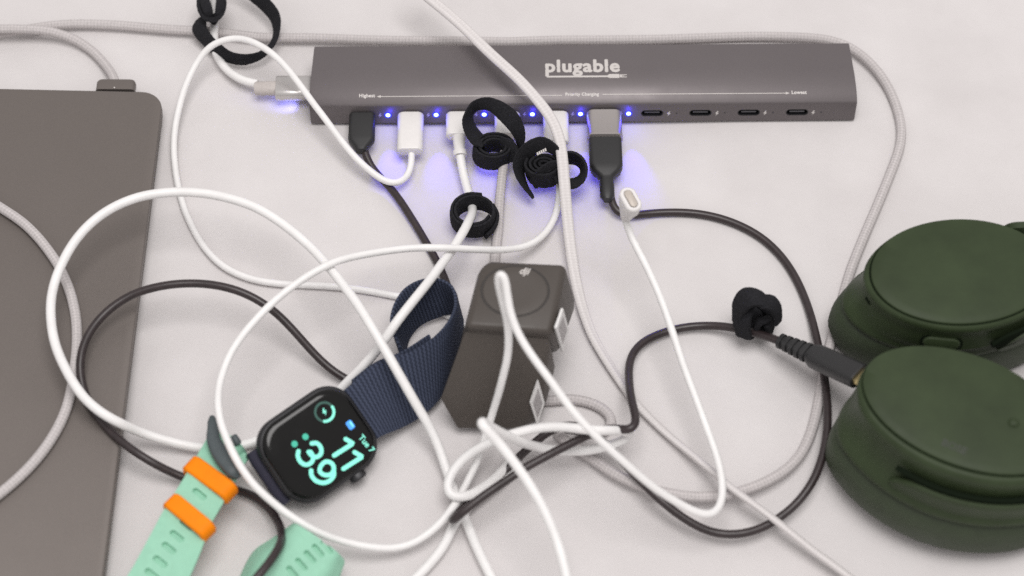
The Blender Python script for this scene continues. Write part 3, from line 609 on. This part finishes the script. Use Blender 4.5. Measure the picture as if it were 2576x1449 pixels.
ribbon('wrap', [(1262, 345, 14), (1285, 352, 15), (1303, 375, 13), (1300, 402, 8)], [(1262, 370, 9), (1275, 380, 10), (1282, 395, 8), (1276, 410, 4)], 2.2, 'velcro', t)

t = thing('cable_tie', 'black cable tie with a printed mark, rolled up under the white woven cable', 'cable tie', W(1365, 430, 0), VG)
ribbon('strap', [(1342, 500, 5), (1318, 474, 8), (1299, 445, 11), (1291, 415, 15), (1300, 385, 19), (1317, 364, 22), (1344, 348, 24), (1364, 345, 24), (1386, 354, 23), (1405, 372, 21), (1416, 400, 18)],
       [(1338, 489, 3), (1325, 462, 4), (1319, 438, 6), (1320, 418, 9), (1330, 402, 12), (1344, 390, 15), (1362, 382, 17), (1376, 381, 17), (1390, 388, 16), (1402, 400, 15), (1410, 420, 13)], 1.4, 'velcro', t)
ribbon('roll', spiral(1366, 412, 46, 30, 15, 1.0, 0.12, 3.4, 2.6), spiral(1372, 445, 44, 28, 3, 1.0, 0.12, 3.4, 2.6), 1.8, 'velcro', t)
ribbon('fold', [(1332, 452, 10), (1352, 428, 17), (1382, 408, 19), (1412, 402, 17)], [(1348, 474, 4), (1370, 462, 6), (1396, 452, 7), (1416, 448, 7)], 1.5, 'velcro', t)
ribbon('loop', ell(1434, 428, 42, 46, 13, 2, ph=0.2), ell(1434, 431, 28, 20, 6, -2, ph=0.2), 2.0, 'velcro', t, closed=True)
p = W(1352, 391, 23); q_ = W(1379, 377, 23.5); ex = unit(q_ - p); n_ = unit(CAMP - p); ey = unit(np.cross(n_, ex)); sv, sf = [], []
for i in range(5):
    x0 = i * 0.00095; k = len(sv); sv += [(x0, 0), (x0 + 0.0007, 0), (x0 + 0.0009, 0.0012), (x0 + 0.0002, 0.0012)]; sf.append([k, k + 1, k + 2, k + 3])
decal('printed_mark', sv, sf, p, ex, ey, n_, 'print', t, 0.5)

t = thing('cable_tie', 'black cable tie rolled in a ring around the thick white cable below the third plug', 'cable tie', W(1192, 545, 0), VG)
ribbon('strap', spiral(1191, 528, 58, 44, 13, 1.0, 0.74, 1.75, 1.2), spiral(1194, 560, 59, 40, 3, 1.0, 0.74, 1.75, 1.2), 1.7, 'velcro', t)
ribbon('wrap', [(1240, 512, 13), (1252, 535, 11), (1246, 565, 9), (1226, 590, 8)], [(1244, 540, 5), (1250, 556, 4), (1240, 580, 3), (1220, 600, 3)], 1.6, 'velcro', t)

t = thing('cable_tie', 'small black cable tie wrapped around the black headphone cable', 'cable tie', W(1905, 850, 0), VG)
ribbon('strap', ell(1888, 790, 30, 44, 13, 7), ell(1914, 808, 34, 40, 11, 7), 5.4, 'velcro', t, closed=True)
ribbon('fold', [(1846, 800, 12), (1848, 755, 22), (1872, 726, 28), (1905, 730, 29), (1930, 748, 27)], [(1862, 820, 14), (1872, 788, 24), (1894, 770, 29), (1918, 772, 29), (1936, 782, 26)], 3.0, 'velcro', t)
ribbon('back_fold', [(1868, 768, 6), (1874, 806, 5), (1886, 842, 4)], [(1948, 758, 8), (1954, 800, 6), (1940, 848, 5)], 3.0, 'velcro', t)
ribbon('side_fold', [(1847, 760, 20), (1845, 800, 16), (1852, 838, 9)], [(1896, 775, 23), (1886, 815, 19), (1890, 852, 10)], 3.0, 'velcro', t)
ribbon('tail', [(1922, 742, 27), (1945, 745, 27), (1962, 765, 24), (1966, 800, 18)], [(1912, 775, 29), (1932, 778, 28), (1946, 790, 24), (1950, 820, 16)], 2.0, 'velcro', t)
ribbon('inner_wrap', ell(1912, 815, 14, 18, 12, 5), ell(1928, 828, 14, 18, 10, 5), 4.6, 'velcro', t, closed=True)

# ------------------------------------------------------------------ dark stacked charging case
cs = thing('battery_case', 'dark grey two-part charging case with a round button and white stickers', 'case', W(1270, 900, 0))
up = hull('upper_block', [W(1212, 651, 52), W(1424, 661, 52), W(1390, 838, 51), W(1169, 822, 51), W(1232, 775, 27), W(1452, 757, 27), W(1404, 893, 27), W(1156, 872, 27), W(1418, 838, 6), W(1250, 850, 6)], 'case', cs, 2.6, 5)
lo = hull('lower_block', [W(1168, 832, 45.5), W(1384, 850, 45.5), W(1334, 1012, 17), W(1106, 1003, 17), W(1318, 1080, 4.6), W(1150, 1080, 4.6), W(1398, 920, 24), W(1386, 965, 12), W(1358, 1056, 4.6), W(1375, 1010, 4.6), W(1200, 980, 4.6)], 'caselow', cs, 1.8, 4)
T1 = tree_of(up, lo)
c, n = hit(T1, 1296, 732)
pts = [on_plane(x, y, c, n) for x, y, _ in ell(1296, 732, 84, 63, 0, n=48)]
ctr = np.mean(pts, 0)
rings = []
for k_, dz in ((1.05, -0.05), (1.035, 0.08), (0.985, 0.08), (0.97, -0.05)): rings.append(np.array([ctr + (q - ctr) * k_ + n * dz / 1000 for q in pts]))
loft('groove_shade_ring', rings, 'groove', cs, cap=(False, False))  # raised dark ring, groove shade is in its colour
rings = []
for k_, dz in ((0.965, -0.05), (0.955, 0.16), (0.93, 0.22), (0.6, 0.12), (0.2, 0.07)): rings.append(np.array([ctr + (q - ctr) * k_ + n * dz / 1000 for q in pts]))
bt = loft('button', rings, 'case', cs)
V, F = text_shape('dji', 0.03); V = fit(V, 3.7e-3); V[:, 0] += V[:, 1] * 0.35
ex = unit(on_plane(1323, 695, c, n) - on_plane(1300, 693, c, n)); ey = unit(np.cross(n, ex))
decal('lettering', V, F, on_plane(1302, 695, c, n), ex, ey, n, 'print', cs, 0.32)
for quad in (((1411, 779), (1425, 828), (1410, 880), (1395, 824)), ((1351, 958), (1366, 1011), (1349, 1063), (1333, 1011))):
    mx = sum(q[0] for q in quad) / 4; my = sum(q[1] for q in quad) / 4
    c, n = hit(T1, mx, my)
    V = np.array([on_plane(x, y, c, n) for x, y in quad]); cc = V.mean(0); V = cc + (V - cc) * 1.08
    st_ = build('sticker', np.r_[V + n * 0.0009, V + n * 0.0001], [(0, 1, 2, 3), (4, 5, 6, 7), (0, 1, 5, 4), (1, 2, 6, 5), (2, 3, 7, 6), (3, 0, 4, 7)], 'sticker', cs, smooth=False)
    Vi = cc + (V - cc) * 0.66 + n * 0.00098
    build('grey_field', Vi, [(0, 1, 2, 3)], 'stickergrey', st_, smooth=False)

# ------------------------------------------------------------------ watch
U_ = unit(np.array([0.776, 0.631, 0.0])); tl = math.radians(28)
Vv = np.array([0.631 * math.cos(tl), -0.776 * math.cos(tl), -math.sin(tl)]); NN = np.cross(Vv, U_); NN = -NN if NN[2] < 0 else NN
WC = W(797, 1119, 15.0)
wt = thing('smart_watch', 'black rectangular smart watch showing mint digits on a navy knit band', 'watch', WC * [1, 1, 0])
def wring(lu, lv, r, z): p = rrect(lu / 1000, lv / 1000, r / 1000, 9); return WC + p[:, :1] * U_ + p[:, 1:] * Vv + NN * z / 1000
loft('case', [wring(32, 26, 8, -6.6), wring(38, 32, 9.4, -5.4), wring(42, 35.6, 10.8, -3.0), wring(43.4, 37, 11.4, -0.6), wring(43.4, 37, 11.4, 1.4), wring(42.4, 36, 11, 2.9), wring(40.6, 34.4, 10.4, 3.5)], 'watchcase', wt, sharp=50)
loft('screen', [wring(40.4, 34.2, 10.3, 3.4), wring(39.8, 33.6, 10.1, 4.0), wring(38.2, 32.0, 9.6, 4.55), wring(36.4, 30.2, 9.0, 4.8), wring(34.6, 28.4, 8.4, 4.86)], 'glass', wt, sharp=60)
stick('crown', WC + Vv * 0.0180 + U_ * 0.0065, Vv, U_, [(0, 6.4, 5.6, 2.7), (0.8, 7.0, 6.2, 3.0), (2.2, 7.0, 6.2, 3.0), (2.7, 6.2, 5.4, 2.6)], 'watchcase', wt)
stick('speaker_slot', WC - U_ * 0.0213 + Vv * -0.001, -U_, Vv, [(0, 9, 1.1, 0.5), (0.35, 9, 1.1, 0.5)], 'collar', wt)
# dial: reading direction = Vv, up = U_;  screen coordinates found on the picture
SP0 = WC + NN * 0.00488
def sc(px, py):
    q = on_plane(px, py, SP0, NN) - SP0; return np.array([np.dot(q, Vv), np.dot(q, U_)])
dial = thing_dial = None
def mark(name, paths, wd, mat='teal'):
    V, F = strokes([[sc(*q) for q in P] for P in paths], wd / 1000); return decal(name, V, F, SP0, Vv, U_, NN, mat, wt, 0.05)
def arc2(c, r, a0, a1, n=20): return [(c[0] + r * math.cos(math.radians(a0 + (a1 - a0) * i / n)), c[1] + r * math.sin(math.radians(a0 + (a1 - a0) * i / n))) for i in range(n + 1)]
def marklocal(name, paths, wd, mat='teal'):
    V, F = strokes(paths, wd / 1000); return decal(name, V, F, SP0, Vv, U_, NN, mat, wt, 0.05)
def px_src(x, y): return ((700 + x / 1.985) / 1.29736, (1150 + y / 1.985) / 1.29736)   # crop used while measuring
one = [(847, 560), (895, 588), (868, 610), (775, 670)]
mark('digit', [[px_src(*q) for q in ((850, 562), (898, 590), (775, 668))]], 1.75)
mark('digit', [[px_src(*q) for q in ((907, 647), (958, 676), (835, 754))]], 1.75)
a_ = sc(*px_src(525, 650)); 
def locs(pts): return [sc(*px_src(*q)) for q in pts]
three = spline(np.c_[np.array(locs([(630, 590), (662, 588), (688, 615), (690, 655), (662, 678), (630, 668), (610, 645)])), np.zeros(7)], k=8)[:, :2]
three2 = spline(np.c_[np.array(locs([(622, 645), (640, 680), (626, 715), (592, 728), (560, 712), (540, 672), (544, 640)])), np.zeros(7)], k=8)[:, :2]
marklocal('digit', [three, three2], 1.7)
nine = spline(np.c_[np.array(locs([(690, 735), (722, 708), (758, 718), (774, 752), (756, 788), (716, 795), (682, 772)])), np.zeros(7)], closed=True, k=8)[:, :2]
nine2 = spline(np.c_[np.array(locs([(772, 758), (772, 800), (740, 835), (700, 845), (655, 830), (628, 795), (626, 765)])), np.zeros(7)], k=8)[:, :2]
marklocal('digit', [np.r_[nine, nine[:1]], nine2], 1.7)
for q in ((589, 546), (518, 593)):
    p = sc(*px_src(*q)); marklocal('colon_dot', [[p, p + [0.00005, 0], p + [0.0001, 0]]], 2.5, 'tealmid')
cc = sc(*px_src(713, 386)); rr = 0.0037
marklocal('charge_ring', [[(cc[0] + rr * math.cos(a), cc[1] + rr * math.sin(a)) for a in np.linspace(0.2, 2 * math.pi + .2, 40)]], 0.9, 'tealdim')
p1 = sc(*px_src(752, 360)) - cc; p2 = sc(*px_src(712, 438)) - cc; a0 = math.atan2(p1[1], p1[0]); a1 = math.atan2(p2[1], p2[0])
if a1 > a0: a1 -= 2 * math.pi
V, F = strokes([[(cc[0] + rr * math.cos(a), cc[1] + rr * math.sin(a)) for a in np.linspace(a0, a1, 30)]], 0.0011); decal('charge_arc', V, F, SP0, Vv, U_, NN, 'teal', wt, 0.08)
decal('charge_mark', BOLT * 1.1, [list(range(7))], SP0 + cc[0] * Vv + cc[1] * U_, U_, -Vv, NN, 'teal', wt, 0.06)
ic = sc(*px_src(880, 470)); V = rrect(0.0036, 0.0026, 0.0007, 3); decal('status_icon', V, [list(range(len(V)))], SP0 + ic[0] * Vv + ic[1] * U_, Vv, U_, NN, 'bluedot', wt, 0.05)
V = rrect(0.0024, 0.0006, 0.00025, 2) + [0, 0.0006]; decal('status_icon', V, [list(range(len(V)))], SP0 + ic[0] * Vv + ic[1] * U_, Vv, U_, NN, 'teal', wt, 0.09)
V, F = text_shape('Tue 7', 0.02); p1 = sc(*px_src(929, 553)); p2 = sc(*px_src(1012, 655)); Wd = np.linalg.norm(p2 - p1); V = fit(V, Wd)
d2 = unit(p2 - p1); ex = d2[0] * Vv + d2[1] * U_; ey = np.cross(NN, ex); ey = ey if np.dot(ey, U_) > 0 else -ey
decal('lettering', V, F, SP0 + p1[0] * Vv + p1[1] * U_, ex, ey, NN, 'teal', wt, 0.05)
# band
def wp(u, v, z): 
    q = WC + U_ * u / 1000 + Vv * v / 1000 + NN * z / 1000; return q
def to_px(q):
    d = q - CAMP; z = np.dot(d, FWD); return (1288 + FPX * np.dot(d, RGT) / z, 724.5 - FPX * np.dot(d, UPV) / z, q[2] * 1000)
bA = [to_px(wp(20.5, -11.5, -0.6)), to_px(wp(23.5, -11.8, 0.0))]; bB = [to_px(wp(20.5, 11.5, -0.6)), to_px(wp(23.5, 11.8, 0.0))]
ribbon('band', bA + [(960, 905, 22), (1030, 886, 23), (1100, 842, 23), (1134, 800, 24), (1146, 762, 24), (1137, 722, 24), (1105, 703, 24), (1062, 704, 24), (1020, 726, 24), (994, 764, 24), (984, 808, 23), (996, 850, 20), (1010, 880, 16)],
       bB + [(1018, 1072, 5), (1062, 1045, 4.5), (1104, 1003, 4.5), (1136, 925, 4.5), (1158, 850, 4.5), (1163, 812, 4), (1140, 790, 4), (1095, 800, 4), (1055, 820, 4), (1030, 850, 4), (1022, 875, 4), (1020, 905, 4), (1016, 930, 4)], 1.9, 'band', wt, k=12, across=8)
ribbon('band_fold', [(1080, 842, 20), (1010, 886, 20), (945, 912, 20), (885, 957, 19)], [(1092, 900, 10), (1028, 945, 10), (960, 975, 10), (905, 1010, 10)], 1.9, 'band', wt, k=10, across=6)
q0 = [to_px(wp(-20, -12.0, -1.5)), to_px(wp(-24.2, -12.2, -3.4)), to_px(wp(-23.5, -12.2, -6.4)), to_px(wp(-15, -12, -8.6))]
q1 = [to_px(wp(-20, 12.0, -1.5)), to_px(wp(-24.2, 12.2, -3.4)), to_px(wp(-23.5, 12.2, -6.4)), to_px(wp(-15, 12, -8.6))]
ribbon('lower_band', q0, q1, 1.8, 'bandlow', wt, k=8)

# ------------------------------------------------------------------ mint strap with orange keepers
ms = thing('watch_strap', 'mint green perforated watch strap with orange keepers and a slate buckle', 'strap', W(480, 1300, 0))
SA = [(250, 1560, 22), (331, 1434, 22), (375, 1354, 22), (415, 1280, 22), (458, 1212, 22), (500, 1140, 20), (520, 1105, 17)]
SB = [(400, 1620, 20), (473, 1462, 20), (505, 1388, 20), (530, 1322, 20), (566, 1258, 20), (606, 1186, 18), (626, 1150, 14)]
stp = ribbon('strap', SA, SB, 2.6, 'mint', ms, k=10, across=8)
ST = tree_of(stp)
def cut_slots(o, places, wl, ww):
    for (px, py), wd in places:
        c, n = hit(ST, px, py)
        if c is None: continue
        k = stick('cutter', c - n * 0.0016, n, wd, [(0, wl, ww, ww / 2 - .05), (6, wl, ww, ww / 2 - .05)], 'mint', None)
        md = o.modifiers.new('b', 'BOOLEAN'); md.object = k; md.operation = 'DIFFERENCE'; md.solver = 'EXACT'
        dg = bpy.context.evaluated_depsgraph_get(); me = bpy.data.meshes.new_from_object(o.evaluated_get(dg))
        o.modifiers.clear(); o.data = me; bpy.data.objects.remove(k)
    o.data.materials.clear(); o.data.materials.append(M['mint'])
    o.data.polygons.foreach_set('material_index', [0] * len(o.data.polygons))
    o.data.polygons.foreach_set('use_smooth', [True] * len(o.data.polygons)); o.data.set_sharp_from_angle(angle=math.radians(40))
wdir = unit(W(502 + 40, 1243 + 30, 21) - W(502, 1243, 21))
cut_slots(stp, [((x, y), wdir) for x, y in ((502, 1243), (520, 1212), (470, 1320), (445, 1349), (425, 1379), (403, 1413), (382, 1445))], 6.4, 2.5)
def keeper(c0, c1, z, span):
    a = W(*c0, z); b = W(*c1, z); wv = b - a; L = np.linalg.norm(wv) * 1000; ax = unit(wv)
    along = unit(W(504, 1132, 22) - W(415, 1280, 22)); along = unit(along - ax * np.dot(along, ax)); up_ = np.cross(ax, along); up_ = -up_ if up_[2] < 0 else up_
    mid = (a + b) / 2; rings = []
    outl = rrect(L / 1000, 0.0085, 0.0034, 5); inn = rrect(L / 1000 - 0.0036, 0.0048, 0.0018, 5)
    for o_, e_ in ((outl, -span / 2 + 0.5), (outl * [1, 1], -span / 2 + 0.2), (outl, span / 2 - 0.5)): pass
    def put(p, t_, sc_=0.0): 
        q = p - np.sign(p) * sc_; return mid + q[:, :1] * ax + q[:, 1:] * up_ - up_ * 0.0042 + along * t_ / 1000
    rings = [put(inn, -span / 2), put(outl, -span / 2, 0.0006), put(outl, -span / 2 + 0.7), put(outl, span / 2 - 0.7), put(outl, span / 2, 0.0006), put(inn, span / 2), put(inn, -span / 2)]
    return loft('keeper', rings, 'orange', ms, cap=(False, False))
keeper((470, 1155), (582, 1236), 24, 7.4)
keeper((421, 1248), (526, 1334), 25, 7.0)
bp = [(533, 1046, 24), (536, 1075, 24), (537, 1105, 24), (551, 1135, 24), (572, 1162, 24), (590, 1182, 24), (603, 1200, 23)]
Pb, s_ = resample(spline(WP(bp)), 0.0008); V, F, LU = tube_mesh(Pb, rrect(0.0058, 0.0034, 0.0014, 4), s_)
n_ = len(Pb); pr = len(rrect(0.0058, 0.0034, 0.0014, 4)); V = V.reshape(n_, pr, 3)
for i in range(n_):
    f = i / (n_ - 1); k_ = 0.60 + 0.62 * min(1, f * 1.5); e_ = min(1, (min(f, 1 - f) * n_ + 0.7) / 4) ** 0.5; V[i] = Pb[i] + (V[i] - Pb[i]) * k_ * e_
build('buckle', V.reshape(-1, 3), F, 'buckle', ms, sharp=50)
stick('buckle_pin', W(585, 1096, 22), unit(W(596, 1112, 21) - W(585, 1096, 22)), (1, -0.4, 0), [(0, 2.4, 2.4, 1.1), (0.5, 3.2, 3.0, 1.4), (3.6, 3.2, 3.0, 1.4), (4.2, 2.4, 2.4, 1.1)], 'buckle', ms)
ribbon('strap_end', [(548, 1072, 21), (575, 1092, 21), (604, 1118, 18), (622, 1146, 9)], [(532, 1128, 20), (552, 1146, 19), (578, 1166, 17), (600, 1180, 9)], 2.8, 'mint', ms, k=8, across=6)

ml = thing('watch_strap', 'folded mint green strap end at the bottom edge, without keepers', 'strap', W(720, 1420, 0))
LA = [(890, 1372, 6), (848, 1352, 14), (800, 1336, 19), (752, 1330, 21)]
rowsL = [[(737, 1316, 17), (748, 1320, 21), (800, 1352, 22), (850, 1390, 20), (866, 1408, 14)],
         [(690, 1350, 11), (705, 1362, 20), (765, 1402, 22), (820, 1445, 20), (842, 1468, 12)],
         [(640, 1384, 7), (660, 1402, 19), (720, 1445, 22), (775, 1490, 20), (800, 1515, 10)],
         [(612, 1430, 4), (632, 1440, 16), (690, 1490, 20), (740, 1540, 18), (760, 1560, 8)],
         [(590, 1490, 3), (610, 1500, 12), (660, 1545, 16), (705, 1590, 14), (730, 1610, 6)]]
cols = [spline(np.array([r[j] for r in rowsL], float), k=8) for j in range(5)]
grid = np.array([WP(spline(np.array([c_[i] for c_ in cols]), k=8)) for i in range(len(cols[0]))]); a_, b_ = grid.shape[:2]
top = grid.reshape(-1, 3); bot = top - [0, 0, 0.003]
F = [(i * b_ + j, i * b_ + j + 1, (i + 1) * b_ + j + 1, (i + 1) * b_ + j) for i in range(a_ - 1) for j in range(b_ - 1)]
F2 = [tuple(a_ * b_ + q for q in f[::-1]) for f in F]; E_ = [j for j in range(b_)] + [i * b_ + b_ - 1 for i in range(1, a_)] + [(a_ - 1) * b_ + j for j in range(b_ - 2, -1, -1)] + [i * b_ for i in range(a_ - 2, 0, -1)]
F3 = [(E_[i], E_[(i + 1) % len(E_)], a_ * b_ + E_[(i + 1) % len(E_)], a_ * b_ + E_[i]) for i in range(len(E_))]
sp2 = build('strap', np.r_[top, bot], F + F2 + F3, 'mint', ml, sharp=50)
ST = tree_of(sp2); wdir = unit(W(795, 1420, 20) - W(765, 1385, 20))
cut_slots(sp2, [((x, y), wdir) for x, y in ((822, 1376), (800, 1385), (780, 1401), (758, 1420), (736, 1440))], 6.4, 2.0)

# ------------------------------------------------------------------ headphones
hp = thing('headphones', 'matte olive green over-ear headphones lying at the right edge', 'headphones', W(2420, 950, 0))
def cup(cx, cy, sx, sy, rot, zt, soft, shell_prof, pad_prof):
    pts = np.array([W(x, y, zt) for x, y, _ in ell(cx, cy, sx, sy, 0, n=72, rot=rot)]); c = pts.mean(0)
    d = pts - c; d = d / np.linalg.norm(d, axis=1)[:, None]
    def R(off, z):
        k = soft(d, z); q = pts + d * (off * k / 1000)[:, None]; q[:, 2] = z / 1000; return q
    def S(s, z): q = c + (pts - c) * s; q[:, 2] = z / 1000; return q
    sh = loft('earcup', [R(o, z) for o, z in shell_prof], 'green', hp, sharp=40)
    pl = loft('faceplate', [R(-1.0, zt - 1.6), R(-0.62, zt - 0.5), R(-0.7, zt + 0.1), R(-1.1, zt + 0.32), S(0.85, zt + 0.75), S(0.6, zt + 1.15), S(0.3, zt + 1.35), S(0.08, zt + 1.4)], 'green', hp, sharp=60)
    loft('seam', [R(0.1, zt - 0.55), R(-1.2, zt - 0.55), R(-1.2, zt - 1.6), R(0.1, zt - 1.6)], 'greendark', sh, cap=(False, False))
    pd = loft('ear_cushion', [R(o, z) for o, z in pad_prof], 'greenpad', hp, sharp=60)
    return sh, pl, pd, R, d
sm = lambda x: np.clip(x, 0, 1) ** 2 * (3 - 2 * np.clip(x, 0, 1))
softU = lambda d, z: (1 - (0.15 if z > 28 else 0.72) * sm(-d[:, 1] * 1.2)) * (1 - (0.92 if z > 24 else 0.6) * sm(d[:, 1] * 1.5 + 0.1))
softL = lambda d, z: 1 - 0.97 * sm(d[:, 1] * 1.35 + 0.12)
shU, plU, pdU, RU, dU = cup(2416, 685, 229, 133, 0, 45, softU,
    [(-0.6, 43.4), (0.15, 44.7), (0.8, 44.9), (1.7, 44.4), (2.2, 43.2), (2.2, 41.5), (1.8, 39.5), (2.2, 36), (3.8, 31.5), (6.0, 28), (7.6, 26.2), (8.2, 25), (8.0, 23.6), (6.4, 22.4), (5.0, 22.2)],
    [(4.6, 22.4), (7.0, 21.6), (9.8, 18.5), (11.4, 13.5), (11.6, 8), (10, 3), (5, 0.4), (-6, 0.1)])
shL, plL, pdL, RL, dL = cup(2430, 1035, 275, 140, math.radians(21), 50, softL,
    [(-0.6, 48.4), (0.15, 49.7), (0.8, 49.9), (2.0, 49.5), (3.0, 48.3), (3.4, 46.5), (3.2, 43.5), (3.6, 39.5), (5.2, 34.5), (7.6, 30.5), (9.2, 28.4), (9.8, 27), (9.6, 25.4), (8.0, 24), (6.4, 23.6)],
    [(6.0, 23.8), (8.6, 22.8), (11.0, 19.5), (12.0, 14), (12.0, 8), (10.2, 3), (5, 0.4), (-6, 0.1)])
TU = tree_of(shU, pdU); TL = tree_of(shL, pdL); TP = tree_of(plL); TPU = tree_of(plU)
c, n = hit(TU, 2368, 862); ex = unit(np.cross([0, 0, 1], n)); ex = ex if ex[0] > 0 else -ex
bt = stick('button', c - n * 0.0008, n, ex, [(0, 14.5, 5.6, 2.7), (1.1, 14.5, 5.6, 2.7), (1.7, 13.6, 4.8, 2.3), (1.9, 12, 3.6, 1.7)], 'green', hp)
stick('button_recess', c - n * 0.0008, n, ex, [(0, 16.6, 7.4, 3.6), (0.95, 16.6, 7.4, 3.6)], 'greendark', bt)
c, n = hit(TU, 2183, 757)
if c is not None: stick('microphone_hole', c - n * 0.0006, n, (0.3, 1, 0), [(0, 3.6, 1.6, 0.75), (0.7, 3.6, 1.6, 0.75)], 'greendark', hp)
c, n = hit(TP, 2550, 1064); stick('button_dot', c - n * 0.0004, n, RGT, [(0, 4.6, 4.2, 2), (0.7, 4.2, 3.8, 1.8), (1.3, 2.8, 2.4, 1.1), (1.5, 1.2, 1.0, 0.45)], 'green', hp)
c, n = hit(TP, 2398, 1133); ex = unit(W(2427, 1146, 50) - W(2369, 1122, 50)); ex = unit(ex - n * np.dot(ex, n)); ey = np.cross(n, ex)
V, F = text_shape('BOSE', 0.02); V = fit(V, 0.0095); V[:, 0] -= 0.00475; decal('lettering', V, F, c, ex, ey, n, 'greenmark', hp, 0.07)
# yoke arms
def arm(R, d, a0, a1, o0, z0, z1, dark=True):
    idx = np.arange(a0, a1) % 72; lowp = R(o0, z0)[idx]; hi = R(o0, z1)[idx]; m = len(idx)
    A = [to_px(q) for q in hi]; B = [to_px(q) for q in lowp]
    for i, f in ((0, .48), (1, .2), (2, .06)):
        a = np.array(A[i]); b = np.array(B[i]); A[i] = tuple(a + (b - a) * f); B[i] = tuple(b + (a - b) * f)
    return ribbon('yoke', A, B, 3.4, 'green', hp, k=3, across=8, belly=0.6)
# index 54 = straight towards the viewer
arm(RL, dL, 50, 68, 7.2, 25, 39)
arm(RU, dU, 59, 68, 6.4, 22, 37)
def slot(R_, a0, a1, o0, z0, z1):
    idx = np.arange(a0, a1) % 72; A = [to_px(q) for q in R_(o0, z1)[idx]]; B = [to_px(q) for q in R_(o0, z0)[idx]]
    for i, f in ((0, .42), (1, .15)):
        a = np.array(A[i]); b = np.array(B[i]); A[i] = tuple(a + (b - a) * f); B[i] = tuple(b + (a - b) * f)
    ribbon('yoke_slot_shade', A, B, 2.2, 'greendark', hp, k=3, across=6)  # dark strip on the shell imitates the shade inside the slot
slot(RU, 58, 68, 5.2, 30, 39.0); slot(RL, 50, 68, 5.6, 38.6, 41.2)
ribbon('headband', [(2505, 590, 30), (2540, 569, 40), (2600, 565, 42), (2760, 570, 40), (2960, 640, 34), (3110, 780, 30), (3170, 930, 28), (3130, 1090, 30), (2990, 1180, 34), (2860, 1190, 38), (2760, 1170, 40)], [(2500, 640, 24), (2545, 612, 26), (2600, 608, 26), (2750, 615, 22), (2940, 690, 14), (3070, 815, 9), (3120, 940, 7), (3080, 1075, 9), (2970, 1160, 14), (2860, 1180, 20), (2770, 1170, 24)], 5, 'green', hp, k=8)
